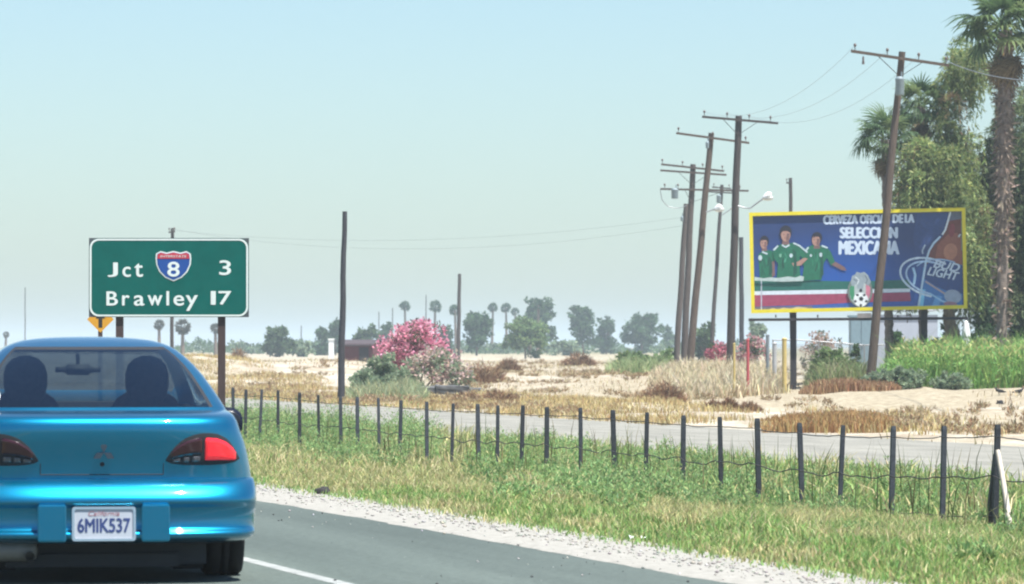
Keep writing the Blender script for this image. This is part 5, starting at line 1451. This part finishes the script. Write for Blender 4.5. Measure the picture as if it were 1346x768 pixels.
body = link('body', me, [M_BLUE, M_INT], car)
AX = ((.93, 1), (.93, -1), (3.40, 1), (3.40, -1))
cutters = []
for y, s_ in AX:
    bm = bmesh.new(); bmesh.ops.create_cone(bm, segments=40, radius1=.345, radius2=.345, depth=.5, cap_ends=True, matrix=Matrix.Translation((s_ * .85, y, .30)) @ Matrix.Rotation(R(90), 4, 'Y'))
    cm = bpy.data.meshes.new('cutter'); bm.to_mesh(cm); bm.free(); cm.materials.append(M_TRIM)
    c_ = bpy.data.objects.new('cutter', cm); COL.objects.link(c_); c_.parent = car; cutters.append(c_)
    md = body.modifiers.new('arch', 'BOOLEAN'); md.operation = 'DIFFERENCE'; md.object = c_; md.solver = 'EXACT'
bpy.context.view_layer.update()
dg = bpy.context.evaluated_depsgraph_get()
me2 = bpy.data.meshes.new_from_object(body.evaluated_get(dg))
body.modifiers.clear(); old = body.data; body.data = me2; bpy.data.meshes.remove(old); me2.name = 'body'
for c_ in cutters:
    m_ = c_.data; bpy.data.objects.remove(c_); bpy.data.meshes.remove(m_)

# rear bumper, a shell wrapped round the tail
BUMP = [(.222, -.015, .800), (.232, -.070, .824), (.245, -.110, .842), (.258, -.130, .852), (.272, -.137, .858), (.284, -.132, .860), (.293, -.112, .860), (.302, -.100, .860), (.33, -.094, .862), (.38, -.094, .864), (.415, -.100, .866), (.432, -.116, .868), (.445, -.128, .868), (.458, -.130, .868), (.475, -.124, .868), (.50, -.108, .868), (.525, -.086, .866), (.545, -.062, .864), (.560, -.034, .862), (.570, -.002, .860), (.573, .045, .850)]
BUMP = dense(BUMP, 2)
def bumper_row(yr, w, z, ins=0.0):
    P = [(x - ins * (x / w), y + ins) for x, y in half_outline(yr, 2.0, w, CR, .2, NEXP)[:NR + 1]]
    P += [(w - ins, yr + CR + t) for t in (.04, .08, .12)]
    return [(-x, y, z) for x, y in P[:0:-1]] + [(x, y, z) for x, y in P]
mb = MB()
rows = [bumper_row(yr, w, z) for z, yr, w in BUMP]
rows += [bumper_row(yr, w, z, .05) for z, yr, w in BUMP[::-1]]
rows.append(rows[0])
mb.grid(rows)
bumper = mb.build('rear_bumper', M_BLUE, car)
def bump_y(x, z):
    yr, w = lerp_table([(a, b_, c_) for a, b_, c_ in BUMP], z)
    return yr + CR * (1 - (1 - min(.999, abs(x) / w) ** NEXP) ** (1 / NEXP))
for s_ in (-1, 1):                                    # bumper guards each side of the plate
    bm = bmesh.new(); bmesh.ops.create_cube(bm, size=1)
    bmesh.ops.bevel(bm, geom=bm.edges[:], offset=.05, segments=1, affect='EDGES')
    for v in bm.verts: v.co = Vector((v.co.x * .155 + s_ * .283, v.co.y * .06 - .118, v.co.z * .205 + .338))
    me = bpy.data.meshes.new('bumper_guard'); bm.to_mesh(me); bm.free()
    link('bumper_guard', me, M_BLUE, bumper, False)
# number plate
plate = empty('number_plate', (0, -.128, .333)); plate.parent = car; plate.rotation_euler = (R(-4), 0, 0)
M_PLATE = plain('white_plate', (.40, .43, .48), .4, var=.04)
mb = MB(); slab(mb, rounded(-.168, .168, -.088, .088, .012, 4), -.006, .006); mb.build('plate', M_PLATE, plate)
mb = MB(); ringslab(mb, rounded(-.174, .174, -.094, .094, .016, 4), rounded(-.160, .160, -.080, .080, .012, 4), -.012, .004); mb.build('plate_frame', M_CHROME, plate)
link('plate_number', text_mesh('6MIK537', -.142, .142, -.045, .030, .0025, .002, y=-.006), plain('dark_blue_print', (.03, .05, .16), .5), plate)
link('plate_state', text_mesh('California', -.085, .085, .044, .070, .0, .002, .3, y=-.006), plain('red_print', (.34, .14, .16), .5), plate)
# emblem of three diamonds
M_EMB = plain('dull_chrome', (.06, .085, .11), .45, metal=.7, var=.1)
emb = empty('emblem', (.008, rear_y(0, .72) - .004, .72)); emb.parent = car
for ax, az, r_ in ((0, .034, 90), (-.0295, -.017, 210), (.0295, -.017, 330)):
    a = R(r_); u1 = Vector((math.cos(a), 0, math.sin(a))); u2 = Vector((-u1.z, 0, u1.x))
    c_ = Vector((0, 0, .0)); P = [c_, c_ + u1 * .034 + u2 * .0185, c_ + u1 * .066, c_ + u1 * .034 - u2 * .0185]
    mb = MB(); slab(mb, [(p.x, p.z) for p in P], -.006, .004); mb.build('diamond', M_EMB, emb)

# cut line of the boot lid
for s_ in (-1, 1):
    mb = MB(); mb.tube([(s_ * .338, rear_y(.338, z) + .0005, z) for z in (.598, .615, .63, .645, .66)], .003, 5)
    mb.build('boot_seam', M_TRIM, car)
mb = MB(); mb.tube([(x, rear_y(x, .598) + .0005, .598) for x in [-.338 + .676 * k / 30 for k in range(31)]], .003, 5); mb.build('boot_seam', M_TRIM, car)
mb = MB(); mb.tube([(.0, rear_y(0, .655) - .004, .655), (.0, rear_y(0, .655) + .01, .655)], .013, 14); mb.build('boot_lock', M_TRIM, car)

# tail lights
def tl_top(x):
    K = [(.355, .680), (.375, .716), (.41, .757), (.46, .792), (.52, .812), (.58, .818), (.64, .812), (.69, .790), (.73, .752), (.755, .712), (.765, .682)]
    return np.interp(x, [k[0] for k in K], [k[1] for k in K])
def tl_bot(x): return np.interp(x, [.355, .38, .45, .60, .70, .75, .765], [.672, .660, .656, .656, .660, .668, .678])
def lens_patch(name, mat, parent, s_, x0, x1, zf0, zf1, out, marg=0.0, n=16):
    mb = MB(); rows = []
    for i in range(n + 1):
        x = x0 + (x1 - x0) * i / n; b0, t0 = tl_bot(x), tl_top(x); row = []
        for j in range(9):
            f = zf0 + (zf1 - zf0) * j / 8
            z = b0 + (t0 - b0) * f
            edge = min(i, n - i, 1) * min(j, 8 - j, 1)
            row.append((s_ * x, rear_y(x, z) - out * (1 if edge else .1) , z))
        rows.append(row)
    mb.grid(rows if s_ > 0 else rows[::-1])
    return mb.build(name, mat, parent)
def lens_mat(name, col, emit=0.0, rough=.18):
    m = plain(name, col, rough, var=.10, scale=60, coat=.6)
    b = m.node_tree.nodes['Principled BSDF']
    if emit: b.inputs['Emission Color'].default_value = rgba(col); b.inputs['Emission Strength'].default_value = emit
    return m
M_LENSD = lens_mat('smoked_red_lens', (.035, .006, .010)); M_LENSR = lens_mat('lit_red_lens', (.74, .018, .030), .22); M_LENSC = lens_mat('grey_reverse_lens', (.08, .08, .09))
for s_ in (-1, 1):
    tl = lens_patch('taillight', M_TRIM, car, s_, .350, .772, -.06, 1.05, .006)
    lens_patch('dark_lens', M_LENSD, tl, s_, .376, .555, .32, .93, .014)
    lens_patch('brake_lens', M_LENSR, tl, s_, .566, .752, .08, .92, .014)
    for q0, q1 in ((.385, .435), (.445, .485), (.495, .545)):
        lens_patch('reverse_lens', M_LENSC, tl, s_, q0, q1, .07, .27, .012, n=6)

# cabin: pillars, roof and windows in one loft, split by where the glass is
GH = [(.940, .42, 3.02, .742), (.962, .455, 2.97, .734), (.99, .505, 2.89, .720), (1.06, .645, 2.70, .683), (1.14, .815, 2.48, .636), (1.20, .955, 2.31, .592), (1.25, 1.085, 2.18, .545), (1.285, 1.19, 2.09, .504), (1.302, 1.25, 2.05, .478), (1.320, 1.33, 2.0, .440), (1.338, 1.43, 1.94, .380), (1.351, 1.54, 1.88, .285), (1.358, 1.64, 1.83, .17), (1.361, 1.70, 1.79, .05)]
GR_ = [ring(z, yr, yf, w, .34 * w / .7, .42 * w / .7, 3.0) for z, yr, yf, w in GH]
n = len(GR_[0]); half = n // 2
def col_kind(k):
    q = k if k < half else n - 1 - k            # mirrored column index of the face
    if q < 13: return 'rear'
    if q in (13,): return 'trim'
    if q < 23: return 'pillar'
    if q in (27, 28): return 'pillar'
    if q < 34: return 'side'
    if q < 37: return 'pillar'
    return 'wind'
sets = {'cabin': MB(), 'rear_window': MB(), 'windscreen': MB(), 'side_window': MB(), 'window_trim': MB()}
for a in range(len(GR_) - 1):
    for k in range(n):
        kk = col_kind(k); k2 = (k + 1) % n
        nm = 'cabin'
        if kk in ('rear', 'trim'):
            if 1 <= a < 7 and kk == 'rear': nm = 'rear_window'
            elif a == 7 or (kk == 'trim' and 1 <= a < 7): nm = 'window_trim'
        elif kk == 'wind' and 1 <= a < 7: nm = 'windscreen'
        elif kk == 'side' and 1 <= a < 6: nm = 'side_window'
        sets[nm].poly([GR_[a][k], GR_[a][k2], GR_[a + 1][k2], GR_[a + 1][k]], sm=True)
sets['cabin'].poly(GR_[-1], sm=True)
def weld(mb, name, mat):
    me = mb.mesh(name); bm = bmesh.new(); bm.from_mesh(me); bmesh.ops.remove_doubles(bm, verts=bm.verts[:], dist=1e-5)
    bmesh.ops.recalc_face_normals(bm, faces=bm.faces[:]); bm.to_mesh(me); bm.free()
    return link(name, me, mat, car, True)
weld(sets['cabin'], 'cabin', M_BLUE); weld(sets['rear_window'], 'rear_window', M_REARGLASS); weld(sets['windscreen'], 'windscreen', M_GLASS)
weld(sets['side_window'], 'side_window', M_GLASS); weld(sets['window_trim'], 'window_trim', M_TRIM)
st_ = empty('window_sticker', (0, 0, 0)); st_.parent = car
def glass_y(x, z):
    T = [(a, b_, d_) for a, b_, c_, d_ in GH]; yr, w = lerp_table(T, z)
    return yr + .34 * w / .7 * (1 - (1 - min(.999, abs(x) / w) ** 3) ** (1 / 3))
mb = MB(); mb.poly([(x, glass_y(x, z) - .004, z) for x, z in [(-.562 + .024 * math.cos(q), 1.03 + .038 * math.sin(q)) for q in [2 * math.pi * k / 16 for k in range(16)]]]); mb.build('decal', M_WHITE, st_)
mb = MB(); mb.poly([(x, glass_y(x, z) - .006, z) for x, z in [(-.562 + .014 * math.cos(q), 1.03 + .022 * math.sin(q)) for q in [2 * math.pi * k / 16 for k in range(16)]]]); mb.build('decal_print', plain('sticker_print', (.35, .36, .30), .6), st_)
mb = MB(); rows = [[(x * .90, y + (.04 if y < 1.7 else -.04), z - .03) for x, y, z in r] for r in GR_[8:]]; mb.grid(rows, closed=True); mb.poly(rows[-1]); mb.build('headliner', M_INT, car)
# inside
def pad(mb, levels, n=20):
    """upholstery from stacked rounded outlines: (z, centre x, centre y, half width, half depth)"""
    rows = []
    for z, x, y, a, d in levels:
        rows.append([(x + a * math.copysign(abs(math.cos(q)) ** .7, math.cos(q)), y + d * math.copysign(abs(math.sin(q)) ** .7, math.sin(q)), z) for q in [2 * math.pi * k / n for k in range(n)]])
    mb.grid(rows, closed=True); mb.poly(rows[0][::-1], sm=True); mb.poly(rows[-1], sm=True)
for s_ in (-1, 1):
    c_ = s_ * .355
    mb = MB()
    pad(mb, [(.40 + .66 * t, c_, 1.92 - .20 * t, w, .07 * (1 - .5 * t ** 4)) for t, w in ((0, .22), (.2, .245), (.5, .25), (.7, .235), (.82, .21), (.91, .17), (.97, .11), (1, .04))])
    pad(mb, [(.32, c_, 2.08, .24, .25), (.36, c_, 2.08, .26, .27), (.44, c_, 2.08, .25, .26), (.47, c_, 2.08, .2, .2)])
    seat = mb.build('front_seat', M_INT, car)
    mb = MB(); pad(mb, [(.98 + .27 * t, c_, 1.665, w, .05) for t, w in ((0, .09), (.12, .115), (.35, .128), (.6, .128), (.8, .112), (.93, .078), (1, .03))]); mb.build('headrest', M_INT, seat)
bm = bmesh.new(); bmesh.ops.create_cube(bm, size=1); bmesh.ops.bevel(bm, geom=bm.edges[:], offset=.12, segments=3, affect='EDGES')
for v in bm.verts: v.co = Vector((v.co.x * 1.10, v.co.y * .18 + 1.02 - .18 * v.co.z, v.co.z * .56 + .63))
me = bpy.data.meshes.new('rear_seat'); bm.to_mesh(me); bm.free(); link('rear_seat', me, M_INT, car, True)
mb = MB(); mb.box((0, .80, .925), (1.2, .34, .02)); mb.build('parcel_shelf', M_INT, car)
mb = MB(); mb.box((0, 2.62, .84), (1.14, .30, .26)); mb.build('dashboard', M_INT, car)
bm = bmesh.new(); bmesh.ops.create_cube(bm, size=1); bmesh.ops.bevel(bm, geom=bm.edges[:], offset=.25, segments=3, affect='EDGES')
for v in bm.verts: v.co = Vector((v.co.x * .27 - .02, v.co.y * .03 + 2.22, v.co.z * .065 + 1.165))
me = bpy.data.meshes.new('inside_mirror'); bm.to_mesh(me); bm.free(); mir = link('inside_mirror', me, M_TRIM, car, True)
mb = MB(); mb.tube([(-.02, 2.24, 1.18), (-.02, 2.22, 1.27)], .012, 6); mb.build('mirror_stem', M_TRIM, mir)
mb = MB(); mb.tube([(-.36 + .18 * math.cos(t), 2.42 + .18 * math.sin(t) * .35, .82 + .18 * math.sin(t) * .93) for t in [2 * math.pi * k / 28 for k in range(29)]], .014, 6, cap=False); mb.tube([(-.36, 2.62, .72), (-.36, 2.42, .82)], .02, 6); mb.tube([(-.54, 2.42, .82), (-.18, 2.42, .82)], .014, 6); mb.build('steering_wheel', M_TRIM, car)
# door mirrors
for s_ in (-1, 1):
    bm = bmesh.new(); bmesh.ops.create_uvsphere(bm, u_segments=18, v_segments=12, radius=1)
    for v in bm.verts:
        c_ = v.co; sq = lambda t: math.copysign(abs(t) ** .65, t)
        v.co = Vector((s_ * (.885 + sq(c_.x) * .088), 2.28 + sq(c_.y) * .07, .862 + sq(c_.z) * .076 - .02 * c_.x))
    me = bpy.data.meshes.new('door_mirror'); bm.to_mesh(me); bm.free(); dm = link('door_mirror', me, plain('dark_mirror_housing', (.010, .014, .03), .85, var=.1, spec=.1), car, True)
    mb = MB(); mb.ball((s_ * .885, 2.212, .862), (.068, .010, .056), 14, 8); mb.build('mirror_glass', plain('dark_mirror_glass', (.012, .014, .02), .3, var=.1), dm)
    mb = MB(); mb.tube([(s_ * .70, 2.32, .93), (s_ * .82, 2.29, .87)], [.03, .025], 8); mb.build('mirror_foot', M_TRIM, dm)
    bm = bmesh.new(); bmesh.ops.create_cube(bm, size=1); bmesh.ops.bevel(bm, geom=bm.edges[:], offset=.3, segments=2, affect='EDGES')
    for v in bm.verts: v.co = Vector((v.co.x * .03 + s_ * .83, v.co.y * .18 + 1.55, v.co.z * .04 + .76))
    me = bpy.data.meshes.new('door_handle'); bm.to_mesh(me); bm.free(); link('door_handle', me, M_BLUE, car, True)
# wheels
def lathe_x(mb, prof, cx, cy, cz, n=36, s_=1):
    mb.grid([[Vector((cx + s_ * px, cy + r * math.cos(t), cz + r * math.sin(t))) for t in [2 * math.pi * k / n for k in range(n)]] for px, r in prof], closed=True)
for y, s_ in AX:
    w_e = empty('wheel', (s_ * .735, y, .296)); w_e.parent = car
    mb = MB(); lathe_x(mb, [(-.115, .19), (-.122, .24), (-.115, .28), (-.09, .294), (-.03, .299), (-.028, .292), (-.018, .292), (-.016, .299), (.016, .299), (.018, .292), (.028, .292), (.03, .299), (.09, .294), (.108, .28), (.112, .24), (.105, .19), (-.115, .19)], 0, 0, 0, s_=s_)
    mb.build('tyre', M_TYRE, w_e)
    mb = MB(); lathe_x(mb, [(-.085, .195), (-.05, .18), (.03, .17), (.05, .10), (.065, .04), (.066, 0)], 0, 0, 0, s_=s_); lathe_x(mb, [(.085, .195), (.06, .185), (.045, .17)], 0, 0, 0, s_=s_)
    for k in range(6):
        a = k * math.pi / 3; mb.box((s_ * .055, .11 * math.cos(a), .11 * math.sin(a)), (.03, .05, .14), Matrix.Rotation(-a + math.pi / 2, 3, 'X'))
    mb.build('rim', M_RIM, w_e)
# below the bumper
mb = MB()
for sx in (-1, 1):
    mb.bar((sx * .50, .93, .26), (0, .93, .24), .09)
mb.box((.53, .95, .15), (.17, .34, .22)); mb.box((-.53, .95, .15), (.17, .34, .22))  # dark blocks added to fill the shaded wheel wells
mb.box((0, .50, .165), (1.16, .78, .13)); mb.box((-.05, .22, .125), (.95, .3, .07)); mb.box((0, 2.2, .22), (1.4, 2.6, .10)); mb.box((0, 3.7, .20), (1.2, .6, .12))
for sx in (-1, 1): mb.box((sx * .66, 1.30, .20), (.24, .012, .24))
mb.build('underbody', M_TRIM, car)
mb = MB(); k = 20
rows = [[(-.62 + .50 * f if False else -.62 + f, .07 + .085 * r * math.cos(t), .185 + .062 * r * math.sin(t)) for t in [2 * math.pi * j / k for j in range(k)]] for f, r in ((0, .1), (.01, .8), (.03, 1), (.24, 1), (.26, .8), (.27, .1))]
mb.grid(rows, closed=True); mb.tube([(-.36, .12, .17), (-.30, .45, .22)], .024, 8); mb.tube([(-.40, .05, .16), (-.40, -.06, .155)], .026, 10, cap=False)
mb.build('muffler', plain('dusty_muffler_metal', (.17, .165, .155), .6, metal=.3, var=.2), car)

# ------------------------------------------------------------------ the driver
def person_body():
    """seated figure: one continuous skin, hands on the wheel"""
    bm = bmesh.new(); rad = []
    def v(co, r): x = bm.verts.new(co); rad.append(r); return x
    def e(a, c): bm.edges.new((a, c))
    pel = v((0, 2.02, .52), .15); wai = v((0, 1.99, .66), .13); che = v((0, 1.97, .82), .155); upc = v((0, 1.965, .93), .125); nek = v((0, 1.99, 1.01), .056); hed0 = v((0, 2.02, 1.06), .060)
    for a, c in ((pel, wai), (wai, che), (che, upc), (upc, nek), (nek, hed0)): e(a, c)
    for s in (-1, 1):
        sh = v((s * .17, 1.98, .925), .062); el = v((s * .235, 2.16, .73), .044); wr = v((s * .185, 2.36, .83), .028); pm = v((s * .172, 2.40, .855), .034)
        e(upc, sh); e(sh, el); e(el, wr); e(wr, pm)
        for i, (dx, l) in enumerate(((-.022, .85), (-.007, 1.0), (.008, .95), (.022, .75))):
            a = v((s * (.172 + dx), 2.435, .875), .0095); c = v((s * (.172 + dx), 2.452, .893 + .004 * l), .0085); d = v((s * (.172 + dx), 2.425, .905 + .006 * l), .0075)
            e(pm, a); e(a, c); e(c, d)
        t1 = v((s * .138, 2.40, .868), .011); t2 = v((s * .13, 2.415, .895), .009); e(pm, t1); e(t1, t2)
        hp = v((s * .09, 2.08, .50), .10); kn = v((s * .12, 2.46, .56), .066); an = v((s * .11, 2.60, .40), .045); ft = v((s * .11, 2.68, .36), .04)
        e(pel, hp); e(hp, kn); e(kn, an); e(an, ft)
    me = bpy.data.meshes.new('person'); bm.to_mesh(me); bm.free()
    return me, rad
per = empty('person', car.matrix_world @ Vector((0, 0, 0)), 'driver in a dark top seen through the tinted rear window of the blue car', 'person')
per.location = (cp.x, cp.y, .004); per.rotation_euler = (0, 0, HEAD)
OFF = Vector((-.36, .02, -.02))
me, rad = person_body()
M_SHIRT = plain('dark_shirt', (.03, .035, .05), .9, var=.2, scale=20)
o = link('body', me, M_SHIRT, per, loc=OFF)
sk = o.modifiers.new('skin', 'SKIN'); sk.use_smooth_shade = True
for i, r in enumerate(rad): me.skin_vertices[0].data[i].radius = (r, r)
me.skin_vertices[0].data[0].use_root = True
o.modifiers.new('sub', 'SUBSURF').render_levels = 2
bm = bmesh.new(); bmesh.ops.create_uvsphere(bm, u_segments=28, v_segments=22, radius=1)
for v in bm.verts:
    c = v.co.copy(); x, y, z = c
    jaw = 1 - .28 * max(0, -z) ; p = Vector((x * .076 * jaw, y * .098 * (1 - .12 * max(0, -z)) + (.012 if z < -.2 and y > 0 else 0), z * .118))
    if y > .75 and abs(x) < .25: p.y += .020 * math.exp(-((z + .18) / .16) ** 2) * (1 - abs(x) / .25)       # nose
    if y > .6:
        for sx in (-1, 1): p.y -= .010 * math.exp(-(((x - sx * .38) / .18) ** 2 + ((z - .02) / .12) ** 2))  # eye sockets
        p.y -= .005 * math.exp(-((z + .50) / .05) ** 2) * (abs(x) < .35)                                  # mouth
    v.co = p + Vector((0, 2.03, 1.125))
me = bpy.data.meshes.new('head'); bm.to_mesh(me); bm.free()
M_SKIN = plain('skin', (.36, .20, .13), .55, var=.08)
hd = link('head', me, M_SKIN, per, True, OFF)
mb = MB()
for sx in (-1, 1): mb.ball((sx * .076, 2.025, 1.12), (.010, .020, .032), 8, 6)
mb.build('ears', M_SKIN, hd)
for sx in (-1, 1):
    mb = MB(); mb.ball((sx * .029, 2.112, 1.128), (.012, .010, .009), 10, 6); mb.build('eye', plain('eye_white', (.7, .68, .65), .3), hd)
bm = bmesh.new(); bmesh.ops.create_uvsphere(bm, u_segments=24, v_segments=16, radius=1)
bmesh.ops.delete(bm, geom=[v for v in bm.verts if v.co.z < -.45 or (v.co.y > .55 and v.co.z < .45)], context='VERTS')
for v in bm.verts: v.co = Vector((v.co.x * .084, v.co.y * .104 + 2.022, v.co.z * .124 + 1.13)) + v.co * .006 * noise.noise(v.co * 9)
me = bpy.data.meshes.new('hair'); bm.to_mesh(me); bm.free(); link('hair', me, plain('dark_hair', (.02, .016, .014), .7), per, True, OFF)

# ------------------------------------------------------------------ air
mb = MB(); mb.box((0, 3200, 8.0), (15000, 9000, 24.0))
m = bpy.data.materials.new('air'); m.use_nodes = True; nt = m.node_tree; nt.nodes.clear()
pv = nt.nodes.new('ShaderNodeVolumePrincipled'); pv.inputs['Color'].default_value = (.84, .96, 1.0, 1); pv.inputs['Density'].default_value = .00034; pv.inputs['Anisotropy'].default_value = .0
oo = nt.nodes.new('ShaderNodeOutputMaterial'); nt.links.new(pv.outputs[0], oo.inputs['Volume'])
hz = mb.build('haze', m); tag(hz, kind='stuff')
